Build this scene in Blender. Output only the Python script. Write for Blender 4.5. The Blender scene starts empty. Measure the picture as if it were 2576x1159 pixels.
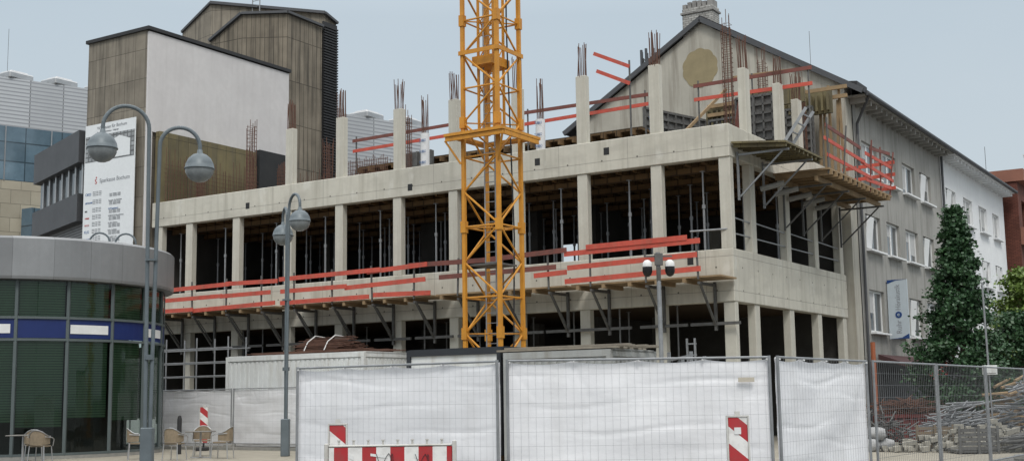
import bpy, math, random
from mathutils import Matrix, Vector, noise
random.seed(7)
rad=math.radians
TH=rad(-32.39)
SITE=Matrix.Translation((6.62,37,0))@Matrix.Rotation(TH,4,'Z')
WORLD=Matrix.Identity(4)
scene=bpy.context.scene
coll=scene.collection
WM={}

# ------------------------------------------------ materials
def newmat(name):
    m=bpy.data.materials.new(name); m.use_nodes=True
    nt=m.node_tree; return m,nt,nt.nodes,nt.links,nt.nodes['Principled BSDF']
def mathn(N,L,op,a,b=None,clamp=False):
    n=N.new('ShaderNodeMath'); n.operation=op; n.use_clamp=clamp
    for i,v in enumerate((a,b)):
        if v is None: continue
        if isinstance(v,(int,float)): n.inputs[i].default_value=v
        else: L.new(v,n.inputs[i])
    return n.outputs[0]
def mixc(N,L,fac,a,b,mode='MIX'):
    n=N.new('ShaderNodeMix'); n.data_type='RGBA'; n.blend_type=mode
    for s,v in ((n.inputs[0],fac),(n.inputs[6],a),(n.inputs[7],b)):
        if isinstance(v,(int,float)): s.default_value=v
        elif isinstance(v,tuple): s.default_value=(*v[:3],1)
        else: L.new(v,s)
    return n.outputs[2]
def noisen(N,L,vec,scale,detail=5,mscale=None,rough=.6):
    if mscale:
        mp=N.new('ShaderNodeMapping'); mp.inputs['Scale'].default_value=mscale; L.new(vec,mp.inputs[0]); vec=mp.outputs[0]
    n=N.new('ShaderNodeTexNoise'); n.inputs['Scale'].default_value=scale; n.inputs['Detail'].default_value=detail; n.inputs['Roughness'].default_value=rough
    L.new(vec,n.inputs['Vector']); return n.outputs[0]
def ramp(N,L,f,p0,p1):
    n=N.new('ShaderNodeMapRange'); n.inputs[1].default_value=p0; n.inputs[2].default_value=p1; n.clamp=True; L.new(f,n.inputs[0]); return n.outputs[0]
def mat(name,c1,c2=None,rough=.8,scale=1.5,metal=0,bump=.15,bscale=25,streak=0,streakc=(.08,.075,.065),panel=None,ties=False,lines=None,spec=.4):
    m,nt,N,L,P=newmat(name)
    tc=N.new('ShaderNodeTexCoord').outputs['Object']
    c2=c2 or tuple(v*.7 for v in c1)
    f=ramp(N,L,noisen(N,L,tc,scale),.3,.7)
    col=mixc(N,L,f,c1,c2)
    f2=ramp(N,L,noisen(N,L,tc,scale*9),.3,.75)
    col=mixc(N,L,mathn(N,L,'MULTIPLY',f2,.35),col,tuple(v*.75 for v in c1))
    if streak:
        s=ramp(N,L,noisen(N,L,tc,1.0,6,(3.5,3.5,.25)),.48,.72)
        col=mixc(N,L,mathn(N,L,'MULTIPLY',s,streak),col,streakc)
    sx=N.new('ShaderNodeSeparateXYZ'); L.new(tc,sx.inputs[0])
    xy=mathn(N,L,'ADD',sx.outputs[0],sx.outputs[1]); z=sx.outputs[2]
    if panel:
        cb=N.new('ShaderNodeCombineXYZ'); L.new(xy,cb.inputs[0]); L.new(z,cb.inputs[1])
        br=N.new('ShaderNodeTexBrick'); br.offset=panel[3] if len(panel)>3 else 0
        br.inputs['Scale'].default_value=1; br.inputs['Brick Width'].default_value=panel[0]; br.inputs['Row Height'].default_value=panel[1]
        br.inputs['Mortar Size'].default_value=panel[2]; br.inputs['Mortar Smooth'].default_value=.1
        br.inputs['Color1'].default_value=(1,1,1,1); br.inputs['Color2'].default_value=(.74,.74,.74,1); br.inputs['Mortar'].default_value=(.35,.35,.35,1)
        L.new(cb.outputs[0],br.inputs[0]); col=mixc(N,L,1.0,col,br.outputs[0],'MULTIPLY')
    if ties:
        def near(v,per,off=0):
            a=mathn(N,L,'ADD',v,off); a=mathn(N,L,'DIVIDE',a,per); a=mathn(N,L,'FRACT',a); a=mathn(N,L,'SUBTRACT',a,.5); a=mathn(N,L,'ABSOLUTE',a)
            return mathn(N,L,'MULTIPLY',a,per)
        dx=near(xy,1.27,.3); dz=near(z,.7,0.0)
        d=mathn(N,L,'SQRT',mathn(N,L,'ADD',mathn(N,L,'MULTIPLY',dx,dx),mathn(N,L,'MULTIPLY',dz,dz)))
        hole=mathn(N,L,'LESS_THAN',d,.03)
        seam=mathn(N,L,'LESS_THAN',near(xy,2.54,0),.010)
        seam2=mathn(N,L,'LESS_THAN',near(z,1.05,.2),.012)
        seam=mathn(N,L,'MAXIMUM',seam,seam2)
        k=mathn(N,L,'MAXIMUM',mathn(N,L,'MULTIPLY',hole,.85),mathn(N,L,'MULTIPLY',seam,.4))
        blotch=ramp(N,L,noisen(N,L,tc,.5,4,(1,1,2.2)),.5,.62)
        col=mixc(N,L,mathn(N,L,'MULTIPLY',blotch,.32),col,(.33,.31,.27))
        pale=ramp(N,L,noisen(N,L,tc,1.3,6,(1,1,.6)),.58,.66)
        col=mixc(N,L,mathn(N,L,'MULTIPLY',pale,.35),col,(.66,.65,.60))
        col=mixc(N,L,k,col,(.06,.055,.05))
    if lines:
        a=mathn(N,L,'FRACT',mathn(N,L,'DIVIDE',z,lines[0]))
        hb=mathn(N,L,'LESS_THAN',a,lines[2]); col=mixc(N,L,hb,col,lines[1])
    L.new(col,P.inputs['Base Color']); P.inputs['Roughness'].default_value=rough; P.inputs['Metallic'].default_value=metal
    P.inputs['Specular IOR Level'].default_value=spec
    if bump:
        b=N.new('ShaderNodeBump'); b.inputs['Strength'].default_value=bump; b.inputs['Distance'].default_value=.03
        L.new(noisen(N,L,tc,bscale,4),b.inputs['Height']); L.new(b.outputs[0],P.inputs['Normal'])
    return m
def stripes(name,dx,dz,per,ca,cb):
    m,nt,N,L,P=newmat(name)
    tc=N.new('ShaderNodeTexCoord').outputs['Object']; sx=N.new('ShaderNodeSeparateXYZ'); L.new(tc,sx.inputs[0])
    a=mathn(N,L,'ADD',mathn(N,L,'MULTIPLY',sx.outputs[0],dx),mathn(N,L,'MULTIPLY',sx.outputs[2],dz))
    a=mathn(N,L,'LESS_THAN',mathn(N,L,'FRACT',mathn(N,L,'ADD',mathn(N,L,'DIVIDE',a,per),10.0)),.5)
    c=mixc(N,L,a,ca,cb); g=ramp(N,L,noisen(N,L,tc,9),.45,.8); c=mixc(N,L,mathn(N,L,'MULTIPLY',g,.35),c,(.12,.1,.09))
    L.new(c,P.inputs['Base Color']); P.inputs['Roughness'].default_value=.45; return m
def glassy(name,tint,refl=.12):
    m,nt,N,L,P=newmat(name); N.remove(P)
    out=[n for n in N if n.type=='OUTPUT_MATERIAL'][0]
    t=N.new('ShaderNodeBsdfTransparent'); t.inputs[0].default_value=(*tint,1)
    g=N.new('ShaderNodeBsdfGlossy'); g.inputs['Roughness'].default_value=.04; g.inputs[0].default_value=(.7,.75,.75,1)
    fr=N.new('ShaderNodeFresnel'); fr.inputs[0].default_value=1.45
    f=mathn(N,L,'ADD',fr.outputs[0],refl,True)
    mx=N.new('ShaderNodeMixShader'); L.new(f,mx.inputs[0]); L.new(t.outputs[0],mx.inputs[1]); L.new(g.outputs[0],mx.inputs[2]); L.new(mx.outputs[0],out.inputs[0]); return m

CONC=mat('concrete',(.575,.55,.475),(.485,.465,.40),.85,.6,streak=.5,streakc=(.26,.24,.19),ties=True,bump=.12)
CONC2=mat('concrete_column',(.56,.54,.47),(.46,.44,.38),.85,1.1,streak=.35,streakc=(.26,.235,.185),bump=.12)
CDARK=mat('concrete_interior_shade',(.07,.066,.06),(.04,.038,.035),.95,1)  # concrete darkened in its colour to carry the deep interior shade
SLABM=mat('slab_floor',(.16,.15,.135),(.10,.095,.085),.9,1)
PLY=mat('formwork_timber',(.20,.12,.05),(.10,.06,.03),.8,2,panel=(.5,.5,.03))
OLIVE=mat('formwork_face_panel',(.20,.165,.08),(.12,.10,.055),.7,1.2,streak=.5,panel=(.55,2.8,.012))
PLAST=mat('white_render',(.62,.60,.59),(.54,.52,.515),.9,.5,streak=.2,streakc=(.38,.36,.34))
STONE=mat('stone_cladding',(.31,.275,.22),(.20,.175,.14),.85,.9,streak=.8,streakc=(.07,.062,.052),panel=(.62,1.25,.012))
STONE2=mat('ribbed_stone',(.28,.24,.185),(.17,.145,.11),.85,.9,streak=.85,streakc=(.065,.057,.046),panel=(.3,2.1,.02))
DARK=mat('dark_metal',(.03,.03,.032),(.02,.02,.02),.6,2)
DGREY=mat('dark_grey_cladding',(.085,.088,.095),(.06,.063,.068),.6,1)
YEL=mat('crane_paint',(.62,.28,.03),(.46,.19,.02),.5,2.5,bump=.05,streak=.35,streakc=(.2,.09,.03))
STEEL=mat('galvanised_steel',(.33,.34,.35),(.22,.225,.23),.45,5,metal=.5,bump=.05)
WIRE=mat('zinc_wire',(.36,.37,.38),(.28,.29,.30),.5,5,metal=.2,bump=0)
WIRE2=mat('dull_zinc_wire',(.2,.205,.21),(.14,.145,.15),.5,5,metal=.3,bump=0)
STEELD=mat('weathered_steel',(.15,.15,.145),(.08,.075,.07),.6,6,metal=.3,bump=.1)
RUST=mat('rusty_rebar',(.15,.075,.05),(.09,.05,.04),.9,8)
RED=mat('red_guard_board',(.60,.10,.065),(.40,.065,.045),.65,3,streak=.4,streakc=(.27,.15,.1),bscale=60)
REDD=mat('weathered_guard_board',(.22,.07,.055),(.12,.055,.045),.75,3)
WOOD=mat('sawn_timber',(.32,.22,.12),(.2,.14,.08),.8,3)
GPLAS=mat('grey_render',(.37,.36,.335),(.27,.262,.242),.92,.45,streak=.6,streakc=(.14,.135,.12),bscale=90,bump=.3)
OLDP=mat('old_party_render',(.50,.475,.41),(.37,.35,.30),.92,.55,streak=.7,streakc=(.17,.15,.12),bscale=60,bump=.25)
WPLAS=mat('white_facade',(.78,.79,.79),(.70,.71,.72),.85,.5,streak=.12,streakc=(.45,.45,.44))
SLATE=mat('roof_slate',(.045,.045,.05),(.03,.03,.033),.7,2,panel=(.3,.2,.02,.5))
PATCH=mat('ochre_patch',(.32,.265,.155),(.24,.20,.12),.9,2)
WHITE=mat('white_paint',(.74,.74,.73),(.62,.62,.61),.5,2,bump=.03)
WINF=mat('window_frame',(.78,.78,.77),(.7,.7,.69),.4,2,bump=0)
WGL=mat('window_pane',(.06,.068,.075),(.12,.13,.135),.06,.9,bump=0,spec=.9)
CURT=mat('net_curtain',(.5,.5,.49),(.38,.38,.38),.9,2)
SLAT=mat('lattice_cladding',(.52,.54,.56),(.46,.48,.50),.5,.3,lines=(.22,(.28,.29,.31),.35),bump=0,panel=(2.4,30,.04))
BGLASS=mat('blue_glazing',(.07,.12,.16),(.16,.24,.30),.08,.35,bump=0,panel=(2.6,1.1,.04),spec=.9)
BSTONE=mat('sand_stone',(.46,.42,.33),(.39,.35,.27),.85,.6,panel=(1.4,.8,.015,.5))
FASC=mat('fascia_metal',(.29,.295,.30),(.24,.245,.25),.42,.8,metal=.35,bump=0,panel=(1.5,4,.006),streak=.2,streakc=(.16,.16,.16))
BLIND=mat('green_blind',(.085,.165,.09),(.06,.115,.065),.6,.8,lines=(.075,(.02,.04,.025),.3),bump=0)
FRG=mat('green_frame',(.10,.12,.12),(.08,.1,.1),.45,2,bump=0)
BLUE=mat('blue_band',(.010,.024,.12),(.008,.02,.10),.4,2,bump=0)
PGLASS=glassy('pavilion_glass',(.78,.86,.8),.01)
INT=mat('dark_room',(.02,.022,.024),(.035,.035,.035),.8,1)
LAMPM=mat('lamp_grey_paint',(.14,.165,.18),(.10,.12,.13),.45,3,metal=.2,bump=.03)
LAMPG=mat('lamp_dome_glass',(.24,.26,.265),(.15,.165,.17),.2,6,bump=0)
CONT=mat('container_white',(.72,.74,.73),(.60,.61,.60),.6,1,streak=.45,streakc=(.32,.27,.2))
CORR=mat('container_grey',(.36,.37,.36),(.26,.265,.26),.6,1.2,streak=.5,streakc=(.15,.12,.08))
TARPB=mat('black_board',(.03,.035,.04),(.02,.02,.025),.5,1)
BRICKR=mat('red_brick',(.19,.065,.045),(.13,.045,.03),.85,1,panel=(.25,.08,.01,.5))
BROWNR=mat('copper_cladding',(.30,.13,.085),(.23,.10,.07),.7,1)
WICK=mat('wicker',(.30,.235,.16),(.19,.15,.10),.7,9,bump=.6,bscale=120)
ALU=mat('aluminium',(.5,.5,.5),(.4,.4,.4),.35,4,metal=.7,bump=0)
TABLE=mat('table_top',(.2,.19,.17),(.14,.13,.12),.4,3)
BARK=mat('bark',(.11,.085,.06),(.06,.05,.035),.95,6,bump=.6)
SIGNW=mat('sign_white',(.50,.56,.60),(.46,.52,.56),.4,1,bump=0)
SIGNB=mat('sign_blue',(.02,.06,.2),(.02,.055,.18),.4,1,bump=0)
INK=mat('dark_ink',(.03,.03,.035),(.03,.03,.03),.6,1,bump=0)
INKG=mat('grey_ink',(.25,.26,.28),(.25,.26,.28),.6,1,bump=0)
INKR=mat('red_ink',(.42,.02,.015),(.42,.02,.015),.5,1,bump=0)
INKB=mat('blue_ink',(.04,.12,.3),(.04,.12,.3),.5,1,bump=0)
BANN=mat('banner_vinyl',(.74,.76,.77),(.70,.72,.73),.5,.8,bump=.1,bscale=3)
PICT=mat('banner_picture',(.46,.48,.49),(.2,.21,.22),.5,2.2,bump=0,panel=(.22,.2,.03))
CONBL=mat('concrete_foot',(.3,.29,.27),(.2,.2,.18),.9,4)
REDS=mat('red_skip',(.17,.03,.025),(.09,.028,.025),.7,3,streak=.5)
PIPE=mat('orange_pipe',(.4,.12,.05),(.3,.1,.05),.6,3)
TUBEW=mat('wrapped_tube',(.72,.72,.73),(.64,.64,.64),.5,3)
AWN=mat('awning_cloth',(.08,.035,.035),(.055,.028,.028),.8,3)
def tarpmat():
    m,nt,N,L,P=newmat('white_tarpaulin'); out=[n for n in N if n.type=='OUTPUT_MATERIAL'][0]
    tc=N.new('ShaderNodeTexCoord').outputs['Object']
    col=mixc(N,L,ramp(N,L,noisen(N,L,tc,1.2),.3,.75),(.86,.86,.875),(.77,.77,.79))
    s=ramp(N,L,noisen(N,L,tc,1,6,(2.5,2.5,.5)),.5,.8); col=mixc(N,L,mathn(N,L,'MULTIPLY',s,.35),col,(.58,.57,.56))
    L.new(col,P.inputs['Base Color']); P.inputs['Roughness'].default_value=.55
    b=N.new('ShaderNodeBump'); b.inputs['Strength'].default_value=.35; b.inputs['Distance'].default_value=.03
    L.new(mathn(N,L,'ADD',mathn(N,L,'MULTIPLY',noisen(N,L,tc,2.2,5,(1,1,1.8),.55),1.4),mathn(N,L,'MULTIPLY',noisen(N,L,tc,70,2),.15)),b.inputs['Height']); L.new(b.outputs[0],P.inputs['Normal'])
    t=N.new('ShaderNodeBsdfTranslucent'); L.new(col,t.inputs[0])
    mx=N.new('ShaderNodeMixShader'); mx.inputs[0].default_value=.22; L.new(P.outputs[0],mx.inputs[1]); L.new(t.outputs[0],mx.inputs[2]); L.new(mx.outputs[0],out.inputs[0]); return m
TARP=tarpmat()
def leafmat(name,a,b):
    m,nt,N,L,P=newmat(name); tc=N.new('ShaderNodeTexCoord').outputs['Object']
    c=mixc(N,L,ramp(N,L,noisen(N,L,tc,2.2),.3,.7),a,b)
    c=mixc(N,L,ramp(N,L,noisen(N,L,tc,14),.35,.7),c,tuple(v*.6 for v in a))
    L.new(c,P.inputs['Base Color']); P.inputs['Roughness'].default_value=.5; return m
LEAF1=leafmat('leaf_dark',(.028,.078,.03),(.05,.115,.04)); LEAF2=leafmat('leaf_light',(.12,.2,.03),(.18,.26,.05))

# ------------------------------------------------ mesh builder
class B:
    def __init__(s): s.v=[]; s.f=[]; s.mi=[]; s.m=0
    def face(s,idx): s.f.append(idx); s.mi.append(s.m)
    def quad(s,*p):
        n=len(s.v); s.v+= [tuple(q) for q in p]; s.face(list(range(n,n+len(p)))); return s
    def box(s,x0,x1,y0,y1,z0,z1):
        n=len(s.v); s.v+=[(x0,y0,z0),(x1,y0,z0),(x1,y1,z0),(x0,y1,z0),(x0,y0,z1),(x1,y0,z1),(x1,y1,z1),(x0,y1,z1)]
        for q in ((0,3,2,1),(4,5,6,7),(0,1,5,4),(1,2,6,5),(2,3,7,6),(3,0,4,7)): s.face([n+i for i in q])
        return s
    def tube(s,p,q,r,n=6,r2=None,h=None):
        p=Vector(p); q=Vector(q); d=(q-p)
        if d.length<1e-6: return s
        d.normalize(); up=Vector((0,0,1)) if abs(d.z)<.95 else Vector((1,0,0))
        a=d.cross(up).normalized(); b=a.cross(d); r2=r if r2 is None else r2
        k=len(s.v); hh=h or r
        for c,rr in ((p,1),(q,r2/r)):
            for i in range(n):
                t=2*math.pi*(i+.5)/n; s.v.append(tuple(c+a*(math.cos(t)*r*rr)+b*(math.sin(t)*hh*rr)))
        for i in range(n): j=(i+1)%n; s.face([k+i,k+j,k+n+j,k+n+i])
        s.face([k+i for i in range(n)][::-1]); s.face([k+n+i for i in range(n)]); return s
    def beam(s,p,q,w,h=None):
        h=h or w; return s.tube(p,q,w*.7071,4,None,h*.7071)
    def path(s,pts,r,n=8):
        for a,b in zip(pts,pts[1:]): s.tube(a,b,r,n)
        return s
    def poly(s,pts,off):
        n=len(s.v); k=len(pts); off=Vector(off)
        s.v+=[tuple(p) for p in pts]+[tuple(Vector(p)+off) for p in pts]
        s.face(list(range(n,n+k))); s.face([n+k+i for i in range(k)][::-1])
        for i in range(k): j=(i+1)%k; s.face([n+i,n+k+i,n+k+j,n+j])
        return s
    def prism(s,fp,z0,zt):
        n=len(s.v); k=len(fp)
        s.v+=[(x,y,z0) for x,y in fp]+[(p[0],p[1],z) for p,z in zip(fp,zt)]
        s.face([n+i for i in range(k)][::-1]); s.face([n+k+i for i in range(k)])
        for i in range(k): j=(i+1)%k; s.face([n+i,n+j,n+k+j,n+k+i])
        return s
    def revolve(s,c,prof,n=24,a0=0,a1=2*math.pi):
        k=len(s.v); full=abs(a1-a0-2*math.pi)<1e-6; m=n if full else n+1
        for i in range(m):
            t=a0+(a1-a0)*i/n
            for r,z in prof: s.v.append((c[0]+r*math.cos(t),c[1]+r*math.sin(t),c[2]+z))
        w=len(prof)
        for i in range(n):
            j=(i+1)%m
            for q in range(w-1): s.face([k+i*w+q,k+j*w+q,k+j*w+q+1,k+i*w+q+1])
        return s
def holed(b,axis,pl,u0,u1,z0,z1,holes,dep):
    us=sorted({u0,u1,*[h[0] for h in holes],*[h[1] for h in holes]}); zs=sorted({z0,z1,*[h[2] for h in holes],*[h[3] for h in holes]})
    P=(lambda u,z,d=0:(pl+d,u,z)) if axis=='x' else (lambda u,z,d=0:(u,pl+d,z))
    for a,c in zip(us,us[1:]):
        for e,g in zip(zs,zs[1:]):
            mu,mz=(a+c)/2,(e+g)/2
            if any(h[0]<mu<h[1] and h[2]<mz<h[3] for h in holes): continue
            b.quad(P(a,e),P(c,e),P(c,g),P(a,g))
    for h in holes:
        a,c,e,g=h
        b.quad(P(a,e),P(c,e),P(c,e,dep),P(a,e,dep)); b.quad(P(a,g),P(c,g),P(c,g,dep),P(a,g,dep))
        b.quad(P(a,e),P(a,g),P(a,g,dep),P(a,e,dep)); b.quad(P(c,e),P(c,g),P(c,g,dep),P(c,e,dep))
def mk(name,b,mats,parent=None,fr=SITE,label=None,cat=None,group=None,kind=None,bevel=0,smooth=False,org=None):
    if not isinstance(mats,(list,tuple)): mats=[mats]
    xs=[v[0] for v in b.v]; ys=[v[1] for v in b.v]; zs=[v[2] for v in b.v]
    o=Vector(org) if org else Vector(((min(xs)+max(xs))/2,(min(ys)+max(ys))/2,min(zs)))
    me=bpy.data.meshes.new(name); me.from_pydata([tuple(Vector(v)-o) for v in b.v],[],b.f)
    for m in mats: me.materials.append(m)
    me.polygons.foreach_set('material_index',b.mi)
    if smooth: me.polygons.foreach_set('use_smooth',[True]*len(b.f))
    me.update()
    ob=bpy.data.objects.new(name,me); coll.objects.link(ob)
    return place(ob,fr@Matrix.Translation(o),parent,label,cat,group,kind,bevel)
def place(ob,W,parent=None,label=None,cat=None,group=None,kind=None,bevel=0):
    WM[ob.name]=W
    if parent: ob.parent=parent; ob.matrix_basis=WM[parent.name].inverted()@W
    else: ob.matrix_basis=W
    if label: ob['label']=label
    if cat: ob['category']=cat
    if group: ob['group']=group
    if kind: ob['kind']=kind
    if bevel:
        md=ob.modifiers.new('edge','BEVEL'); md.width=bevel; md.segments=1; md.limit_method='ANGLE'
    return ob
def empty(name,loc,label,cat,group=None,fr=SITE):
    o=bpy.data.objects.new(name,None); coll.objects.link(o); o.empty_display_size=.2
    return place(o,fr@Matrix.Translation(loc),None,label,cat,group)
def copytree(src,T,label=None):
    n=src.copy(); coll.objects.link(n); W=T@WM[src.name]; WM[n.name]=W; n.matrix_basis=W
    if label: n['label']=label
    def rec(s,d):
        for c in s.children:
            k=c.copy(); coll.objects.link(k); k.parent=d; k.matrix_basis=c.matrix_basis.copy(); rec(c,k)
    rec(src,n); return n
def text(body,size,W,m,parent,name='lettering',align='LEFT',ext=.004,sx=1):
    cu=bpy.data.curves.new(name,'FONT'); cu.body=body; cu.size=size; cu.align_x=align; cu.extrude=ext
    t=bpy.data.objects.new('tmp',cu); coll.objects.link(t); bpy.context.view_layer.update()
    me=bpy.data.meshes.new_from_object(t.evaluated_get(bpy.context.evaluated_depsgraph_get())); bpy.data.objects.remove(t)
    me.materials.clear(); me.materials.append(m); me.name=name
    o=bpy.data.objects.new(name,me); coll.objects.link(o)
    return place(o,W@Matrix.Diagonal((sx,1,1,1)),parent)
def FY(x,y,z,extra=None,fr=SITE):
    W=fr@Matrix.Translation((x,y,z))@Matrix.Rotation(math.pi/2,4,'X')
    return W@extra if extra else W

# ------------------------------------------------ world, sun, camera
w=bpy.data.worlds.new('World'); scene.world=w; w.use_nodes=True
N=w.node_tree.nodes; L=w.node_tree.links; bg=N['Background']
SAZ=172
sky=N.new('ShaderNodeTexSky'); sky.sky_type='NISHITA'; sky.sun_disc=False; sky.sun_elevation=rad(50); sky.sun_rotation=rad(SAZ); sky.air_density=1.5; sky.dust_density=4
tc=N.new('ShaderNodeTexCoord'); sp=N.new('ShaderNodeSeparateXYZ'); L.new(tc.outputs['Generated'],sp.inputs[0])
g=ramp(N,L,sp.outputs[2],0.0,.33); g2=ramp(N,L,sp.outputs[2],.3,1.0)
ov=mixc(N,L,g,(6.2,6.9,7.4),(5.2,6.2,7.0))
cl=ramp(N,L,noisen(N,L,tc.outputs['Generated'],1.6,5,(1,1,3)),.3,.75)
ov=mixc(N,L,mathn(N,L,'MULTIPLY',cl,.3),ov,(6.7,7.3,7.8))
ov=mixc(N,L,g2,ov,(24,24.3,24.3))
L.new(mixc(N,L,.88,sky.outputs[0],ov),bg.inputs[0]); bg.inputs[1].default_value=.1
sl=bpy.data.lights.new('sun','SUN'); sl.energy=1.5; sl.angle=rad(16); sl.color=(1,.97,.92)
so=bpy.data.objects.new('sun',sl); coll.objects.link(so)
az=rad(SAZ); el=rad(50); d=Vector((math.sin(az)*math.cos(el),math.cos(az)*math.cos(el),math.sin(el)))
so.rotation_euler=d.to_track_quat('Z','Y').to_euler(); so.location=(0,-20,40)
cam=bpy.data.cameras.new('camera'); co=bpy.data.objects.new('camera',cam); coll.objects.link(co)
cam.sensor_width=36; cam.lens=36*3124/2576; cam.clip_end=3000; cam.clip_start=.1
RR=Matrix.Rotation(math.pi/2+rad(7.73),4,'X')@Matrix.Rotation(-.015,4,'Z')
co.matrix_world=Matrix.Translation((0,0,1.5))@RR; scene.camera=co
scene.view_settings.view_transform='Standard'; scene.view_settings.look='None'

# ------------------------------------------------ ground
PAVE=mat('cobble_paving',(.20,.195,.18),(.13,.125,.12),.85,.8,bump=.2)
nt=PAVE.node_tree; Nn=nt.nodes; Ll=nt.links; P=Nn['Principled BSDF']
t2=Nn.new('ShaderNodeTexCoord').outputs['Object']; vo=Nn.new('ShaderNodeTexVoronoi'); vo.feature='DISTANCE_TO_EDGE'; vo.inputs['Scale'].default_value=7; Ll.new(t2,vo.inputs['Vector'])
e=ramp(Nn,Ll,vo.outputs['Distance'],.02,.1); src=P.inputs['Base Color'].links[0].from_socket
Ll.new(mixc(Nn,Ll,e,(.05,.048,.045),src),P.inputs['Base Color'])
mk('ground',B().quad((-900,-300,0),(900,-300,0),(900,1500,0),(-900,1500,0)),PAVE,fr=WORLD,kind='structure',org=(0,0,0))
SAND=mat('site_gravel',(.34,.31,.25),(.23,.21,.17),.95,2,bump=.6,bscale=14)
mk('site_ground',B().quad((-26,-9.9,.004),(8.2,-18,.004),(8.2,11,.004),(-26,11,.004)),SAND,kind='structure')
mk('kerb',B().box(-24,-9,-5.2,-5.05,0,.1),CONBL,kind='structure')

# ------------------------------------------------ construction building
cb=empty('construction_building',(-12.5,5,0),'unfinished raw concrete building frame with open storeys and slab bands','building')
COLX=[-25.0,-23.25,-20.65,-17.93,-15.42,-12.72,-10.28,-7.66,-5.14,-2.49,-.2]
COLY=[1.9,5.0,7.8,10.6]
def band(z0,z1):
    b=B(); b.box(-25.4,0,0,.35,z0,z1); b.box(-.35,0,.35,10.9,z0,z1); return b
mk('spandrel_band',band(8.7,9.72),CONC,cb,bevel=.02)
mk('spandrel_band',band(4.3,5.9),CONC,cb,bevel=.02)
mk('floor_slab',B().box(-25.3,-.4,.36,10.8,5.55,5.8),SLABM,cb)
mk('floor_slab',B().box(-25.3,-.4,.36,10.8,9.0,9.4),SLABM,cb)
b=B().box(-25.3,-.4,.36,10.8,8.86,8.99)
for i in range(42): x=-25.1+i*.6; b.box(x,x+.08,.4,10.7,8.66,8.855)
for j in range(6): y=.9+j*1.8; b.box(-25.2,-.5,y,y+.09,8.46,8.655)
mk('slab_formwork',b,PLY,cb)
mk('slab_formwork',B().box(-25.3,-.4,.36,10.8,4.5,4.62),PLY,cb)
b=B()
holed(b,'y',10.7,-25.3,-.4,0,8.9,[(-12.2,-11.2,6.2,8.0),(-5.6,-4.4,6.3,8.1),(-19,-18,6.4,7.8)],.25)
b.box(-25.42,-25.3,.4,10.8,0,9); b.box(-15,-14.7,5,10.6,0,8.8); b.box(-8.2,-7.9,6,10.6,0,8.8)
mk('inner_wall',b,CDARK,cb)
for zi,(z0,z1) in enumerate(((0,4.3),(5.9,8.7))):
    for i,x in enumerate(COLX):
        mk('column',B().box(x-.185,x+.185,.04,.30,z0,z1),CONC2,cb,bevel=.015)
    for y in COLY: mk('column',B().box(-.3,-.04,y-.2,y+.2,z0,z1),CONC2,cb,bevel=.015)
    for x in (-20.5,-15.3,-10.2,-5.1):
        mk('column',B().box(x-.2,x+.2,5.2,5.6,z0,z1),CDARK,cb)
for x,z in ((-12.1,9.0),(-4.2,9.35),(-6.8,9.3),(-1.4,5.6),(-20,9.1)): mk('recess_shade_plate',B().box(x-.1,x+.1,-.004,.01,z-.12,z+.12),INT,cb)  # flat dark plates, the shade of recesses put into their colour
def rebars(b,cx,cy,z0,h,n=10,w=.14,r=.0125,tie=False):
    for i in range(n):
        t=2*math.pi*i/n; x=cx+w*max(-1,min(1,1.3*math.cos(t))); y=cy+w*max(-1,min(1,1.3*math.sin(t)))
        hh=h*random.uniform(.82,1.03); b.tube((x,y,z0-.1),(x+random.uniform(-.05,.05),y+random.uniform(-.05,.05),z0+hh),r,4)
    if tie:
        z=z0+.15
        while z<z0+h*.9: 
            for a,c in (((-1,-1),(1,-1)),((1,-1),(1,1)),((1,1),(-1,1)),((-1,1),(-1,-1))): b.tube((cx+a[0]*w,cy+a[1]*w,z),(cx+c[0]*w,cy+c[1]*w,z),.008,3)
            z+=.16
def upcol(x,y,zt,rh,w=.185,d=.13):
    c=mk('upper_column',B().box(x-w,x+w,y-d,y+d,9.72,zt),CONC2,cb,bevel=.015)
    b=B(); rebars(b,x,y,zt,rh,11,.12); mk('starter_bars',b,RUST,c)
for x,zt,rh in ((-17.93,11.9,1.15),(-15.42,12.0,1.1),(-12.72,11.95,1.1),(-10.28,11.95,1.05),(-7.66,11.95,1.1),(-5.14,12.0,1.1),(-2.49,11.95,1.1)): upcol(x,.2,zt,rh)
upcol(-.2,1.9,11.85,1.1,.13,.2); upcol(-.2,5.0,12.0,1.0,.13,.2); upcol(-.2,6.8,11.8,1.0,.13,.2)
for x,y,z0,h in ((-24.3,1.6,9.7,2.3),(-23.0,3.2,9.7,2.6),(-21.0,1.2,9.7,3.2),(-14.2,2.6,9.7,3.0),(-23.5,5.6,9.7,2.4),(-1.0,2.6,9.8,4.3),(-1.6,7.3,9.8,4.2),(-.9,9.4,9.8,3.6),(-18.7,3.2,9.7,2.4)):
    b=B(); rebars(b,x,y,z0,h,10,.14,.012,True); mk('column_cage',b,RUST,cb)
for x,y,z1 in ((-13.2,2.4,11.5),(-8.1,2.4,11.35),(-3.6,2.4,11.6)):
    b=B(); b.tube((x,y,9.5),(x,y,z1),.17,20); t=mk('round_column',b,TUBEW,cb)
    b=B(); rebars(b,x,y,z1,1.5,9,.1); mk('starter_bars',b,RUST,t)
    for k in range(4): text('TUBBO',.14,FY(x-.14,y-.185,9.9+k*.42,Matrix.Identity(4)),INKB,t,ext=.002,sx=.7)
mk('formwork_wall',B().box(-25.4,-25.15,.1,5.7,9.72,12.75),OLIVE,cb)
mk('formwork_wall',B().box(-25.2,-18.4,8.0,8.2,9.72,11.6),OLIVE,cb)
b=B()
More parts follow.
